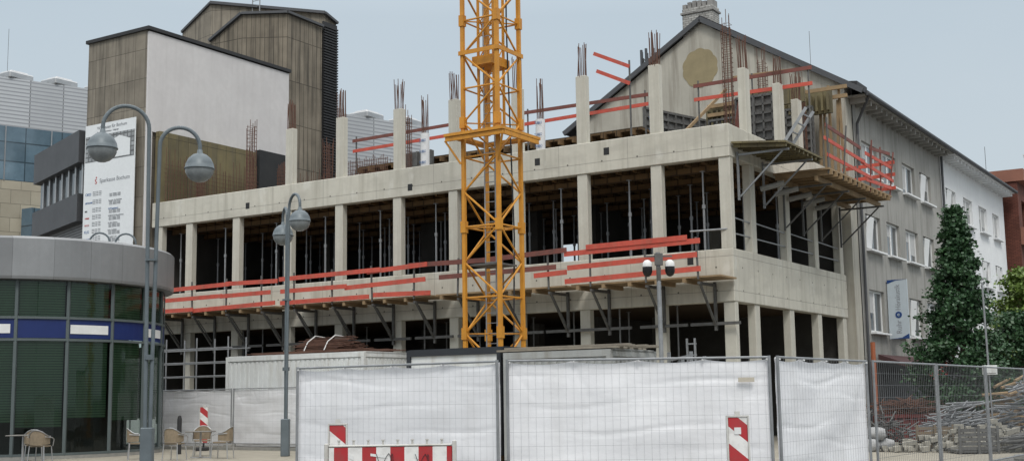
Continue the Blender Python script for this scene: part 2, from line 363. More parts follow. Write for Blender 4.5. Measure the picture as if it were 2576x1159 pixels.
for i in range(34): y=.3+i*.16; b.tube((-24.95,y,9.6),(-24.95+random.uniform(-.05,.05),y,11.4+random.uniform(0,.7)),.011,4)
for k in range(9): b.tube((-24.95,.2,9.9+k*.18),(-24.95,5.7,9.9+k*.18),.01,4)
mk('rebar_mat',b,RUST,cb); b=B()
for i in range(60): x=-24.6+i*.11; b.tube((x,7.85,9.6),(x+random.uniform(-.05,.05),7.8,11.6+random.uniform(0,.5)),.011,4)
b.tube((-24.6,7.85,10),(-18,7.85,10),.011,4); b.tube((-24.6,7.85,11),(-18,7.85,11),.011,4)
mk('rebar_mat',b,RUST,cb); b=B()
for i in range(26): x=-18.2+i*.09; b.tube((x,3.6,9.6),(x,3.6,11.1+random.uniform(0,.25)),.012,4)
for k in range(9): b.tube((-18.3,3.6,9.8+k*.16),(-15.9,3.6,9.8+k*.16),.012,4)
mk('rebar_mat',b,RUST,cb)
mk('stair_opening_shade',B().box(-25.38,-25.1,5.9,7.6,9.72,12.9),INT,cb)  # solid dark panel, its colour stands in for the shade inside an opening
b=B(); b.box(-15.9,-14.2,4.2,4.35,9.72,11.3)
for i in range(6): b.box(-15.9+i*.33,-15.84+i*.33,4.1,4.2,9.75,11.3)
mk('formwork_wall',b,STEELD,cb)
def grid_panel(x0,y0,x1,y1,z0,z1,nu,nz):
    b=B(); p0=Vector((x0,y0,0)); p1=Vector((x1,y1,0)); nrm=(p1-p0).normalized().cross(Vector((0,0,1)))*.04
    for i in range(nu+1):
        p=p0.lerp(p1,i/nu); b.beam((p.x+nrm.x,p.y+nrm.y,z0),(p.x+nrm.x,p.y+nrm.y,z1),.07)
    for k in range(nz+1):
        z=z0+(z1-z0)*k/nz; b.beam((p0.x+nrm.x,p0.y+nrm.y,z),(p1.x+nrm.x,p1.y+nrm.y,z),.07,.09)
    b.poly([(x0,y0,z0),(x1,y1,z0),(x1,y1,z1),(x0,y0,z1)],-nrm*.6)
    mk('wall_formwork',b,STEELD,cb)
grid_panel(-5.9,6.2,-4.9,9.6,9.8,12.2,8,8); grid_panel(-8.6,6.1,-5.95,6.1,9.8,11.2,6,3)
grid_panel(-4.8,9.8,-.6,9.8,9.8,12.2,12,8); grid_panel(-2.2,6.2,-.5,6.2,9.8,12.0,5,7)
b=B(); b.box(-4.9,.1,9.9,10.0,11.9,12.75)
for i in range(24): x=-4.9+i*.21; b.box(x,x+.08,9.75,9.9,12.0,12.6)
mk('formwork_beams',b,OLIVE,cb)
mk('formwork_beams',B().box(-9.0,-6.4,8.6,8.7,11.4,12.1),OLIVE,cb); mk('formwork_beams',B().box(-2.6,-.3,8.0,8.1,12.0,12.6),OLIVE,cb)
for i in range(7): x=-1.0+i*.22; mk('timber_post',B().beam((x,10.3,9.6),(x+random.uniform(-.1,.1),10.3,12.6+random.uniform(-.6,.6)),.09,.09),WOOD,cb)
for z in (12.4,12.75): mk('timber_beam',B().beam((-4.8,9.7,z),(.6,10.2,z+.15),.1,.14),WOOD,cb)
mk('timber_beam',B().beam((-2.0,5.5,12.6),(.5,6.5,12.8),.06,.12),WOOD,cb); mk('timber_beam',B().beam((-4.3,5,10.3),(-3.3,8,12.9),.08,.1),WOOD,cb)
b=B(); b.box(-18.2,-5.2,4.6,9.5,11.02,11.12)
for i in range(22): x=-18.1+i*.6; b.box(x,x+.08,4.3,9.6,10.82,11.022)
for y in (5,7,9): b.box(-18.2,-5.2,y,y+.09,10.62,10.822)
mk('slab_table',b,PLY,cb)

def propmesh(z0,z1):
    b=B(); zm=z0+(z1-z0)*.58
    b.tube((0,0,z0),(0,0,zm),.038,8); b.tube((0,0,zm),(0,0,z1),.028,8); b.tube((0,0,zm-.06),(0,0,zm+.06),.06,8)
    b.box(-.07,.07,-.07,.07,z0,z0+.01); b.box(-.07,.07,-.07,.07,z1-.012,z1); return b
def props(z0,z1,pts,lab):
    src=None
    for x,y in pts:
        if src is None: src=mk('shoring_prop',propmesh(z0,z1),STEEL,label=lab,cat='shoring prop',group='steel shoring props',fr=SITE@Matrix.Translation((x,y,0)),org=(0,0,z0)); first=(x,y)
        else:
            T=SITE@Matrix.Translation((x-first[0],y-first[1],0))@SITE.inverted(); copytree(src,T)
pts=[]
for y in (.75,2.7,4.5,6.3):
    for i in range(19):
        x=-24.4+i*1.29+ (0 if y<1 else random.uniform(-.3,.3))
        if min(abs(x-c) for c in COLX)>.33 or y>1: pts.append((x,y+random.uniform(-.1,.1)))
props(5.8,8.45,pts,'slim grey telescopic steel prop under timber slab formwork')
props(0,4.48,[(-24.1+i*1.31,1.1+(i%3)*1.6) for i in range(18)],'tall grey steel prop in the ground storey')
props(9.4,10.61,[(-18+i*1.05,4.7) for i in range(13)],'short steel prop under raised roof deck')

# ------------------------------------------------ facade platforms
def facade_platform(x0,x1,boards,lab,brk,deckz=5.0):
    e=empty('guarded_platform',((x0+x1)/2,-.6,deckz),lab,'scaffold platform','bracket platforms along the facade')
    b=B(); b.box(x0,x1,-1.25,-.05,deckz-.05,deckz)
    for i in range(int((x1-x0)/.9)): b.box(x0+.2+i*.9,x0+.3+i*.9,-1.3,-.03,deckz-.17,deckz-.048)
    mk('deck',b,WOOD,e)
    for xa,xb,z,zz,m in boards:
        mk('guard_board',B().beam((xa,-1.3+random.uniform(-.03,.03),z+random.uniform(-.02,.02)),(xb,-1.3+random.uniform(-.03,.03),zz+random.uniform(-.02,.02)),.035,.155),m,e)
    for x in brk:
        b=B(); b.beam((x,-1.25,deckz-.2),(x,-.04,deckz-.2),.08); b.beam((x,-.07,deckz-.1),(x,-.07,deckz-1.55),.08); b.beam((x,-1.15,deckz-.22),(x,-.1,deckz-1.4),.06)
        b.tube((x-.06,-.15,deckz-1.1),(x-.06,-.9,deckz-.3),.02,5); b.beam((x-.8,-.12,deckz-1.35),(x+.8,-.12,deckz-1.35),.06,.09)
        mk('bracket',b,STEELD,e)
        mk('rail_post',B().beam((x,-1.26,deckz-.1),(x+random.uniform(-.05,.05),-1.26,deckz+1.15),.05),STEELD,e)
facade_platform(-25.6,-17.3,[(-25.7,-23.6,5.98,5.9,RED),(-23.3,-19.6,5.88,5.92,RED),(-19.8,-17.2,5.95,5.92,RED),(-25.6,-23.4,5.5,5.42,RED),(-23.5,-20,5.47,5.52,RED),(-20.1,-17.5,5.5,5.5,RED),(-25.6,-21.5,5.08,5.07,RED),(-21.6,-17.3,5.03,5.12,RED)],'long timber platform with bright red guard boards on steel brackets',[-25,-23.4,-21.6,-19.8,-18.0])
facade_platform(-17.0,-10.3,[(-17.1,-12.4,5.93,6.0,RED),(-13,-10.4,5.96,6.04,RED),(-17,-13.9,5.5,5.5,RED),(-14,-10.5,5.46,5.54,RED),(-17,-12.9,5.06,5.1,RED),(-12.7,-10.3,5.12,5.06,RED)],'timber platform with red guard boards and diagonal brackets',[-16.4,-14.6,-12.8,-11.0])
facade_platform(-10.1,-5.1,[(-11.2,-7.6,6.05,6.0,REDD),(-8.2,-5.0,6.0,6.08,REDD),(-9.9,-5.4,5.55,5.6,REDD),(-6.2,-5.0,5.35,5.4,RED)],'platform behind the crane with dark weathered guard boards',[-9.2,-7.4,-5.7])
facade_platform(-4.9,.1,[(-5.1,-.5,5.97,6.02,RED),(-4.3,-.9,6.13,6.17,RED),(-5.0,-.6,5.52,5.65,RED),(-5.1,-.5,5.1,5.2,RED)],'platform near the building corner with three red guard boards',[-4.2,-2.3,-.6])
mk('guard_tube',B().tube((-1.2,-.4,6.45),(-.1,.1,6.5),.03,8),STEEL,cb)
for y0_,y1_ in ((.2,1.7),(2.1,4.8),(5.2,7.6),(8,10.4)):
    mk('guard_tube',B().tube((-.15,y0_,6.9),(-.12,y1_,6.85),.025,6),STEEL,cb); mk('guard_tube',B().tube((-.15,y0_,6.4),(-.12,y1_,6.4),.025,6),STEEL,cb)

# corner cantilever platform
e=empty('cantilever_platform',(1,5,8.6),'projecting formwork platform with timber deck and red boards at the corner','scaffold platform')
b=B().poly([(.03,.1,9.1),(1.75,.1,8.93),(1.75,3.5,8.93),(.03,3.5,9.1)],(0,0,.06))
for i in range(9): b.beam((.05,.24+i*.38,9.04),(1.72,.24+i*.38,8.87),.07,.1)
mk('deck',b,OLIVE,e)
b=B(); b.box(.03,1.9,3.6,10.7,8.62,8.68)
for i in range(14): b.box(.05,1.95,3.7+i*.5,3.78+i*.5,8.46,8.622)
b.box(.3,.38,3.6,10.7,8.3,8.462); b.box(1.4,1.48,3.6,10.7,8.3,8.462)
mk('deck',b,WOOD,e)
for y in (.5,2.6,4.4,6.2,8.1,10.3):
    b=B(); zt=8.8 if y<3.5 else 8.27
    b.beam((.05,y,zt),(1.7,y,zt),.06); b.beam((.06,y,zt+.1),(.06,y,zt-1.4),.06); b.beam((1.5,y,zt-.03),(.1,y,zt-1.3),.045)
    mk('bracket',b,STEEL if y<4 else STEELD,e)
for ya,yb,z,zz,m in ((3.6,8.2,9.1,8.98,RED),(3.4,7.4,9.62,9.42,RED),(3.5,7.0,10.05,9.85,REDD),(7.6,10.6,8.85,8.95,RED),(7.1,10.9,9.4,9.25,RED),(7.6,10.8,9.78,9.72,RED),(8.2,10.6,10.05,10.22,REDD)):
    mk('guard_board',B().beam((1.88+random.uniform(-.04,.04),ya,z),(1.93,yb,zz),.03,.12),m,e)
for z in (8.9,9.4,9.85): mk('guard_board',B().beam((.1,10.75,z),(2.05,10.75,z+.08),.03,.13),RED,e)
for i,y in enumerate((3.7,5.2,6.7,8.2,9.5,10.6)): mk('rail_post',B().beam((1.84,y,8.5),(1.9+.12*(i%2),y+.15*(i%3-1),10.3),.045),REDD if y>8 else STEELD,e)
b=B(); 
for y in (2.6,3.3): b.beam((.5,y,9.05),(1.4,y+.5,10.6),.05,.1)
for k in range(5): b.beam((.6+.18*k,2.65+.1*k,9.3+.27*k),(.6+.18*k,3.3+.1*k,9.3+.27*k),.04)
mk('ladder_frame',b,STEEL,e)
for i in range(5): mk('rolled_sheeting',B().tube((.03,2.4+i*1.3,8.0),(.75,2.6+i*1.3,8.15),.09,8),CONBL,e)
b=B()
for k in range(4): b.beam((-1.2+k*.08,3.3,9.75),(-.9+k*.02,3.35,11.4),.07)
mk('red_props',b,REDD,label='bundle of red steel props leaning on the roof slab',cat='shoring prop')

def roofrail(x0,x1,y,z,lab,y1=None,gap=.45):
    y1=y if y1 is None else y1
    e=empty('roof_guard_rail',((x0+x1)/2,y,9.4),lab,'guard rail','red guard rails on the roof')
    n=max(1,int((x1-x0)/3.8)); s=(x1-x0)/n; f=lambda x:y+(y1-y)*(x-x0)/(x1-x0)
    for k in range(2):
        for i in range(n):
            xa=x0+i*s-.15; xb=xa+s+.3
            mk('guard_board',B().beam((xa,f(xa)+.02*k,z-gap*k+random.uniform(-.08,.08)),(xb,f(xb)+.03*(i%2),z-gap*k+random.uniform(-.08,.08)),.03,.13),RED if (i+k)%3 else REDD,e)
    for i in range(2*n+1): x=x0+i*s/2; mk('rail_post',B().beam((x,f(x)+.06,9.4),(x,f(x)+.06,z+.15),.045),STEELD,e)
roofrail(-18,-13.2,4.1,12.15,'red boards on steel posts along the raised roof deck')
roofrail(-9.7,-4.8,4.1,12.15,'red boards behind the crane along the raised roof deck')
roofrail(-3.1,.8,4.9,12.4,'red boards on posts above the formwork by the gable',5.2)
e=empty('roof_guard_rail',(-5.2,3,9.4),'loose red boards sloping down towards a concrete column','guard rail','red guard rails on the roof')
mk('guard_board',B().beam((-6.2,3,13.6),(-4.7,2.8,12.85),.03,.13),RED,e); mk('guard_board',B().beam((-6.1,3,12.95),(-4.7,2.8,12.25),.03,.13),RED,e)
mk('rail_post',B().beam((-4.75,2.9,9.4),(-4.75,2.9,13.1),.05),STEELD,e)

# ------------------------------------------------ tower crane mast
X0,X1,Y0,Y1=-5.12,-3.97,-6.75,-5.6; ZT=24
tcn=empty('tower_crane',(-4.55,-6.15,0),'yellow lattice mast of a tower crane with a square platform','tower crane')
for x in (X0,X1):
    for y in (Y0,Y1): mk('leg',B().beam((x,y,0),(x,y,ZT),.1),YEL,tcn)
b=B(); h=.98; nz=int(ZT/h)
fcs=[((X0,Y0),(X1,Y0)),((X1,Y0),(X1,Y1)),((X1,Y1),(X0,Y1)),((X0,Y1),(X0,Y0))]
for k in range(nz):
    z=.35+k*h
    for fi,(p,q) in enumerate(fcs):
        a,c=(p,q) if (k+fi)%2 else (q,p)
        b.tube((a[0],a[1],z),(c[0],c[1],z+h),.029,6)
        if k%2==0: b.tube((p[0],p[1],z),(q[0],q[1],z),.027,6)
    if k%3==0:
        for x in (X0,X1):
            for y in (Y0,Y1): b.box(x-.078,x+.078,y-.078,y+.078,z-.16,z+.16)
        b.tube((X0,Y0,z),(X1,Y1,z),.022,5)
mk('lattice_bracing',b,YEL,tcn)
b=B(); zp=8.75; b.box(X0-.38,X1+.42,Y0-.42,Y0-.1,zp,zp+.08).box(X0-.38,X1+.42,Y1+.1,Y1+.42,zp,zp+.08).box(X0-.38,X0-.1,Y0-.1,Y1+.1,zp,zp+.08).box(X1+.1,X1+.42,Y0-.1,Y1+.1,zp,zp+.08)
b.beam((X0-.36,Y0-.35,zp-.07),(X1+.4,Y0-.35,zp-.07),.06,.12); b.beam((X1+.38,Y0-.3,zp-.07),(X1+.38,Y1+.35,zp-.07),.06,.12)
for x,sx in ((X0,-1),(X1,1)): b.beam((x+sx*.05,Y0-.06,zp-.75),(x+sx*.38,Y0-.36,zp-.1),.05)
mk('platform',b,YEL,tcn)
b=B()
for zc in (11.1,):
    b.box(X0-.09,X1+.09,Y0-.09,Y0-.062,zc,zc+.12); b.box(X1+.062,X1+.09,Y0-.06,Y1+.09,zc,zc+.12); b.box(X0+.25,X1-.25,Y0+.1,Y1-.1,zc-.3,zc-.05)
for x in (X0+.32,X1-.32):
    for y in (Y0+.32,Y1-.32): b.beam((x,y,8.9),(x,y,ZT),.06)
z=9
while z<ZT-1:
    b.tube((X0+.32,Y0+.32,z),(X1-.32,Y0+.32,z+.7),.018,5); b.tube((X1-.32,Y0+.32,z+.7),(X1-.32,Y1-.32,z+1.4),.018,5); z+=1.0
mk('climbing_section',b,YEL,tcn)
mk('landing',B().box(X0+.1,X1-.1,Y0+.1,Y1-.1,5.15,5.2),STEELD,tcn)
b=B(); xs=(X0+.4,X0+.75); 
for x in xs: b.tube((x,Y0+.45,.3),(x,Y0+.45,ZT-.5),.02,5)
z=.5
while z<ZT-.6: b.tube((xs[0],Y0+.45,z),(xs[1],Y0+.45,z),.014,4); z+=.28
mk('ladder',b,STEEL,tcn)
b=B(); b.path([(X0+.95,Y1-.2,ZT),(X0+.9,Y1-.25,12),(X0+1.0,Y1-.15,6),(X0+.9,Y1-.2,0)],.025,6); mk('power_cable',b,DARK,tcn)
mk('foundation_cross',B().box(X0-.9,X1+.9,Y0-.2,Y1+.2,0,.3),CONBL,tcn)

# ------------------------------------------------ stone building with banner
sb=empty('stone_clad_building',(-27.5,4,0),'brown stone clad building with blank white side wall','building')
mk('wall',B().box(-29.3,-25.62,-.3,8.2,0,17.05),STONE,sb)
b=B(); b.box(-25.615,-25.5,-.28,8.22,12.75,17.0); b.box(-25.615,-25.5,-.28,.0,0,12.745); b.box(-25.615,-25.5,7.65,8.22,9.5,12.745); mk('rendered_side_wall',b,PLAST,sb)
mk('roof_edge',B().box(-29.4,-25.42,-.4,8.3,17.052,17.2),DARK,sb)
tw=empty('ribbed_stone_tower',(-27,10,0),'tall angular block clad in ribbed brown stone with dark louvres','building')
mk('wall',B().prism([(-25.8,8.4),(-25.8,10.9),(-31,13),(-29.75,7.2),(-27.7,7.3)],0,[20.05,19.95,19.5,19.0,20.05]),STONE2,tw)
mk('wall',B().prism([(-31.2,8.6),(-25.87,11.2),(-25.87,12.05),(-30.5,15.5),(-34.5,15),(-33.9,9.2)],0,[21.6,20.75,20.5,20,20,20.7]),STONE,tw)
b=B().box(-25.865,-25.78,10.98,12.03,0,20.35)
for i in range(80): b.box(-25.778,-25.7,10.98,12.03,9+i*.14,9.07+i*.14)
mk('louvre_wall',b,DARK,tw)
b=B()
b.beam((-31.2,8.55,21.66),(-25.8,11.15,20.82),.25,.14); b.beam((-25.8,11.1,20.8),(-25.8,12.05,20.5),.2,.12); b.beam((-27.7,7.25,20.12),(-25.75,8.35,20.12),.2,.12); b.beam((-25.75,8.35,20.12),(-25.75,10.9,20.05),.2,.12); b.beam((-29.75,7.15,19.08),(-27.7,7.25,20.12),.2,.12); b.beam((-33.9,9.2,20.75),(-31.2,8.6,21.66),.2,.12)
mk('roof_edge',b,DGREY,tw)
b=B()
for x in (-29.2,-28.7): b.tube((x,9.5,20.8),(x,9.5,22.6),.03,5)
for k in range(6): b.tube((-29.2,9.5,21+k*.3),(-28.7,9.5,21+k*.3),.02,4)
mk('roof_ladder',b,STEEL,tw)

bn=empty('site_banner',(-27.6,-.45,8.1),'tall white building-site banner with sponsor names on stone wall','banner')
BX0,BX1,BZ0,BZ1=-29.1,-25.95,8.0,13.35
mk('sheet',B().box(BX0,BX1,-.5,-.47,BZ0,BZ1),BANN,bn)
mk('printed_picture',B().box(BX0+.05,BX1-.05,-.512,-.503,11.75,12.85),PICT,bn)
mk('printed_building',B().poly([(BX0+1.2,-.516,11.8),(BX1-.3,-.516,11.8),(BX1-.3,-.516,12.5),(BX0+2.2,-.516,12.7),(BX0+1.2,-.516,12.4)],(0,.003,0)),BANN,bn)
text('Wir bauen für Bochum',.2,FY(BX0+.75,-.504,13.1),INKG,bn)
text('Büro- und Geschäftshaus · Tiefgarage',.09,FY(BX0+.75,-.504,12.95),INKG,bn)
text('Sparkasse Bochum',.25,FY(BX0+1.0,-.504,10.8),INKG,bn)
text('S',.3,FY(BX0+.7,-.504,10.77),INKR,bn,ext=.006)
mk('red_dot',B().tube((BX0+.8,-.504,11.04),(BX0+.8,-.51,11.04),.035,14),INKR,bn)
lz=[10.3,9.95,9.6,9.3,9.0,8.7,8.4]
for s,z,m in zip(['OKO','HEITKAMP','BEII','WIBRE','HOCH','KLG','DURWEN'],lz,[INKB,INKB,INK,INKR,INKR,INKB,INKB]): text(s,.16 if len(s)<4 else .1,FY(BX0+.12,-.504,z),m,bn)
for s,z in zip(['Stapper Architekten','SHP Ingenieure','WIBRACE Brandschutz','KLEIN Elektro','Ruhr Aufzüge','PROJEKT HU'],lz[1:]): text(s,.1,FY(BX0+1.6,-.504,z),INKB if 'SHP' in s else INKG,bn)
for z in lz+[8.2]:
    for k in range(3): text('Planung · Statik · Ausbau',.055,FY(BX0+.6,-.504,z+.02-.07*k+.1),INKG,bn); text('Gewerk · Bauleitung · Montage',.055,FY(BX0+1.65,-.504,z-.05-.05*k),INKG,bn)

db=empty('dark_banded_building',(-31.5,0,0),'dark grey office building with horizontal cladding bands and window strips','building')
P0=Vector((-29.35,-.2)); P1=Vector((-35.6,2.2))
def strip(z0,z1,off,m,nm):
    n=Vector((P1.y-P0.y,-(P1.x-P0.x))).normalized(); n=-n if n.y>0 else n
    a=P0+n*off; c=P1+n*off; bk=Vector((0,6))
    mk(nm,B().prism([tuple(a),tuple(c),tuple(c+bk),tuple(a+bk)],z0,[z1]*4),m,db)
strip(11.85,13.25,.35,DGREY,'cladding_band'); strip(9.3,10.5,.35,DGREY,'cladding_band'); strip(10.5,11.85,0,WGL,'window_strip'); strip(0,9.3,0,mat('grey_louvres',(.22,.22,.22),(.18,.18,.18),.6,1,lines=(.12,(.06,.06,.06),.4)),'louvre_wall')
for i in range(7):
    p=P0.lerp(P1,(i+.3)/7); mk('window_mullion',B().beam((p.x,p.y-.05,10.5),(p.x,p.y-.05,11.85),.09),ALU,db)

def hall(P0,P1,ztop,lab,allslat=False):
    e=empty('lattice_clad_hall',(P0[0],P0[1],0),lab,'building','background halls with lattice cladding')
    bk=Vector((-9,10)) 
    def st(z0,z1,m,nm):
        a=Vector(P0); c=Vector(P1); mk(nm,B().prism([tuple(a),tuple(c),tuple(c+bk),tuple(a+bk)],z0,[z1]*4),m,e)
    if allslat: st(0,ztop,SLAT,'lattice_cladding')
    else: st(0,14.1,BSTONE,'stone_wall'); st(14.1,17.2,BGLASS,'window_strip'); st(17.2,ztop,SLAT,'lattice_cladding')
    a=Vector(P0); c=Vector(P1); n=int((c-a).length/2.4)
    for i in range(n):
        p=a.lerp(c,(i+.5)/n)+Vector((-.6,.6)); b=B().prism([(p.x-.7,p.y-.8),(p.x+.7,p.y-.8),(p.x+.7,p.y+.8),(p.x-.7,p.y+.8)],ztop,[ztop+.4]*4)
        b.prism([(p.x-.5,p.y-.6),(p.x+.5,p.y-.6),(p.x+.5,p.y+.6),(p.x-.5,p.y+.6)],ztop+.38,[ztop+.52]*4)
        mk('roof_ventilator',b,ALU,e,bevel=.08)
    return e
h1=hall((-47.8,4.5),(-43.5,16.5),20.0,'pale lattice clad hall with blue glazing above sandstone')
h2=hall((-32.3,17.0),(-29.8,25.0),18.0,'pale lattice clad wing with roof ventilators',True)
for i in range(5): a=Vector((-47.8,4.5)).lerp(Vector((-43.5,16.5)),.08+.2*i); mk('window_mullion',B().box(a.x+.02,a.x+.06,a.y,a.y+.06,14.1,17.2),ALU,h1)
for k,(y,z) in enumerate(((6.6,11.2),(9.6,11.4))):
    mk('window',B().box(-47.2+.36*(y-6.2),-46.3+.36*(y-6.2),y-.9,y+.3,z-1.0,z+1.1),BGLASS,h1)
mk('antenna_rod',B().tube((-46.8,8,20),(-46.8,8,22.9),.012,5),STEELD,h1)

# ------------------------------------------------ gabled grey house + white house
gh=empty('gabled_house',(-5,18,0),'old grey rendered house with steep gable, chimney and rows of windows','building')
ZE=13.15; YG=11.0
mk('gable_wall',B().poly([(.25,YG,0),(.25,YG,ZE),(-5.5,YG,16.6),(-11.25,YG,ZE),(-11.25,YG,0)],(0,.3,0)),OLDP,gh)
b=B(); pts=[]
for i in range(60):
    t=2*math.pi*i/60; r=.74+.05*abs(math.sin(t*5)); pts.append((-5.62+r*math.cos(t),YG-.012,14.75+r*1.05*math.sin(t)))
mk('wall_patch',B().poly(pts,(0,.01,0)),PATCH,gh)
def roof(b,y0,y1):
    for s in (1,-1):
        ex=-5.5+s*(5.75+.75); ez=ZE-.38
        b.poly([(-5.5,y0,16.72),(ex,y0,ez),(ex,y0,ez+.16),(-5.5,y0,16.92)],(0,y1-y0,0))
rf=B(); roof(rf,YG-.12,25.5); mk('roof',rf,SLATE,gh)
b=B()
for s in (1,-1): b.beam((-5.5,YG-.16,16.75),(-5.5+s*6.5,YG-.16,ZE-.35),.1,.2)
mk('verge_board',b,DGREY,gh)
ch=mk('chimney',B().box(-6.35,-5.0,YG+.02,YG+.75,15.9,17.35),mat('whitewashed_brick',(.55,.54,.51),(.34,.33,.31),.9,2.5,panel=(.25,.09,.012,.5),streak=.5),gh,bevel=.03)
b=B().box(-6.4,-4.95,YG-.03,YG+.8,17.1,17.18)
for i in range(6): b.box(-6.33+i*.22,-6.16+i*.22,YG+.05,YG+.7,17.352,17.5+random.uniform(0,.14))
mk('chimney_cap',b,mat('sooty_brick',(.16,.155,.15),(.36,.35,.33),.95,3),ch)
rows=[(10.0,11.35),(7.05,8.45),(3.85,5.5)]
ys=[(12.85,14.85),(15.75,17.65),(18.6,20.6),(21.5,23.4)]
holesG=[(a,c,z0,z1) for z0,z1 in rows for a,c in ys]
b=B(); holed(b,'x',.25,11.9,25.5,0,ZE+.1,holesG,-.22); mk('front_wall',b,GPLAS,gh)
mk('corner_strip',B().box(-.2,.22,11.3,11.89,0,ZE),OLDP,gh)
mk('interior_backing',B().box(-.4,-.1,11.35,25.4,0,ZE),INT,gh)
def window(parent,x,y0,y1,z0,z1):
    e=B(); t=.09
    e.box(x-.05,x,y0,y1,z0,z0+t).box(x-.05,x,y0,y1,z1-t,z1).box(x-.05,x,y0,y0+t,z0+t,z1-t).box(x-.05,x,y1-t,y1,z0+t,z1-t); ym=(y0+y1)/2; e.box(x-.05,x,ym-.07,ym+.07,z0+t,z1-t)
    wn=mk('window',e,WINF,parent)
    mk('pane',B().quad((x-.03,y0+t,z0+t),(x-.03,y1-t,z0+t),(x-.03,y1-t,z1-t),(x-.03,y0+t,z1-t)),WGL,wn)
    mk('sill',B().box(x+.02,x+.34,y0-.06,y1+.06,z0-.07,z0-.003),WPLAS,wn)
    for a,c in ((y0+t,ym-.07),(ym+.07,y1-t)):
        if random.random()<.65:
            k=random.uniform(.3,.95); mk('curtain',B().quad((x-.028,a,z1-t-(z1-z0-2*t)*k),(x-.028,c,z1-t-(z1-z0-2*t)*k),(x-.028,c,z1-t),(x-.028,a,z1-t)),CURT,wn)
    if random.random()<.25: mk('open_casement',B().poly([(x+.01,y0+t,z0+t),(x+.16,y0+t,z1-t),(x+.16,ym-.06,z1-t),(x+.01,ym-.06,z0+t)],(.03,0,0)),WINF,wn)
for h in holesG: window(gh,.25-.12,*h)
def eave(parent,y0,y1):
    b=B(); b.box(.25,.93,y0,y1,ZE-.42,ZE-.36); n=int((y1-y0)/.72)
    for i in range(n): y=y0+.3+i*.72; b.box(.252,.85,y,y+.14,ZE-.62,ZE-.418)
    mk('eave_brackets',b,GPLAS if parent is gh else WPLAS,parent)
    mk('gutter',B().tube((1.02,y0,ZE-.34),(1.02,y1,ZE-.34),.09,8),DGREY,parent)
eave(gh,11.3,25.45)
mk('downpipe',B().path([(1.0,11.6,ZE-.4),(.35,12.1,ZE-1.3),(.33,12.1,.2)],.055,8),DGREY,gh)
mk('downpipe',B().tube((.36,25.35,ZE-.4),(.36,25.35,.2),.06,8),DGREY,gh)
mk('skylight',B().poly([(-2.9,19,15.25),(-1.6,19,14.5),(-1.6,19,15.3),(-2.9,19,15.45)],(0,1.5,0)),DARK,gh)
mk('antenna_rod',B().tube((-2,14,15),(-2,14,16.4),.01,5),STEELD,gh)
mk('shopfront',B().box(.26,.4,12.2,25.3,0,2.7),DARK,gh)
mk('awning',B().poly([(.42,13,3.0),(1.5,13,2.62),(1.5,13,2.5),(.42,13,2.8)],(0,9,0)),AWN,gh)
mk('drain_pipe',B().tube((.7,11.4,0),(.7,11.4,3.4),.09,10),PIPE,gh)
wh=empty('white_house',(-5,32,0),'white rendered house with square windows and dark pitched roof','building')
ysw=[(26.3,28.3),(29.9,31.9),(33.4,35.4),(36.8,38.6)]
hw=[(a,c,z0,z1) for z0,z1 in ((9.9,11.3),(7.0,8.4),(3.9,5.4)) for a,c in ysw]
b=B(); holed(b,'x',.25,25.5,40,0,ZE+.1,hw,-.22); b.quad((.25,40,0),(-11,40,0),(-11,40,ZE),(.25,40,ZE)); mk('front_wall',b,WPLAS,wh)
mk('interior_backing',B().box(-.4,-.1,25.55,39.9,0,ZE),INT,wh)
for h in hw: window(wh,.25-.12,*h)
eave(wh,25.55,40); rf=B(); roof(rf,25.51,40.6); mk('roof',rf,SLATE,wh)
mk('shopfront',B().box(.26,.4,26,39.5,0,2.9),DARK,wh)
mk('antenna_rod',B().tube((-.5,39.8,13.5),(-.5,39.8,15.6),.015,5),STEELD,wh)
rb=empty('red_brick_building',(-3,50,0),'red brick building with copper brown parapets and dark windows','building')
b=B(); holed(b,'x',.9,41,62,0,13.6,[(42+i*2.6,43.8+i*2.6,z,z+1.6) for i in range(7) for z in (2,5.2,8.2,11)],-.3); b.quad((.9,41,0),(-10,41,0),(-10,41,13.6),(.9,41,13.6)); mk('wall',b,BRICKR,rb)
mk('parapet',B().box(-9,1.3,40.9,62,13.6,14.3),BROWNR,rb); mk('parapet',B().box(.92,1.4,41,62,9.9,10.9),BROWNR,rb); mk('interior_backing',B().box(-.2,.5,41.2,61,0,13.4),WGL,rb)
b=B()
for i in range(22): b.beam((1.35,41.2+i*.9,14.3),(1.35,41.2+i*.9,15.1),.04)
b.beam((1.35,41,15.1),(1.35,61,15.1),.05); mk('roof_railing',b,WHITE,rb)
rt=empty('round_tower',(4,90,0),'distant round pale blue-grey tower','building')
b=B().revolve((6,92,0),[(5,0),(5,23.5),(5.2,23.5),(5.2,24.1),(0,24.3)],32); mk('wall',b,mat('tower_cladding',(.32,.36,.39),(.27,.31,.34),.4,.4,lines=(1.3,(.16,.19,.22),.4),bump=0),rt)

SY=15.2
sg=empty('projecting_sign',(.7,SY,3.8),'vertical white shop sign with blue corners on bracket','sign')
SX0,SX1=.3,1.08
mk('board',B().box(SX0,SX1,SY-.05,SY+.05,3.65,6.0),SIGNW,sg)
mk('blue_corner',B().poly([(SX0,SY-.06,6.0),(SX0,SY-.06,5.85),(SX0+.35,SY-.06,5.97),(SX1,SY-.06,6.0)],(0,.006,0)),SIGNB,sg); mk('blue_corner',B().poly([(SX1,SY-.06,3.65),(SX1,SY-.06,3.85),(SX1-.3,SY-.06,3.69),(SX0,SY-.06,3.65)],(0,.006,0)),SIGNB,sg)
Rz=Matrix.Rotation(math.pi/2,4,'Z')
text('Ruhr',.3,FY(.79,SY-.055,3.85,Rz),INKG,sg,sx=.9,ext=.001); text('Hörakustik',.3,FY(.79,SY-.055,4.78,Rz),INKG,sg,sx=.76,ext=.001)
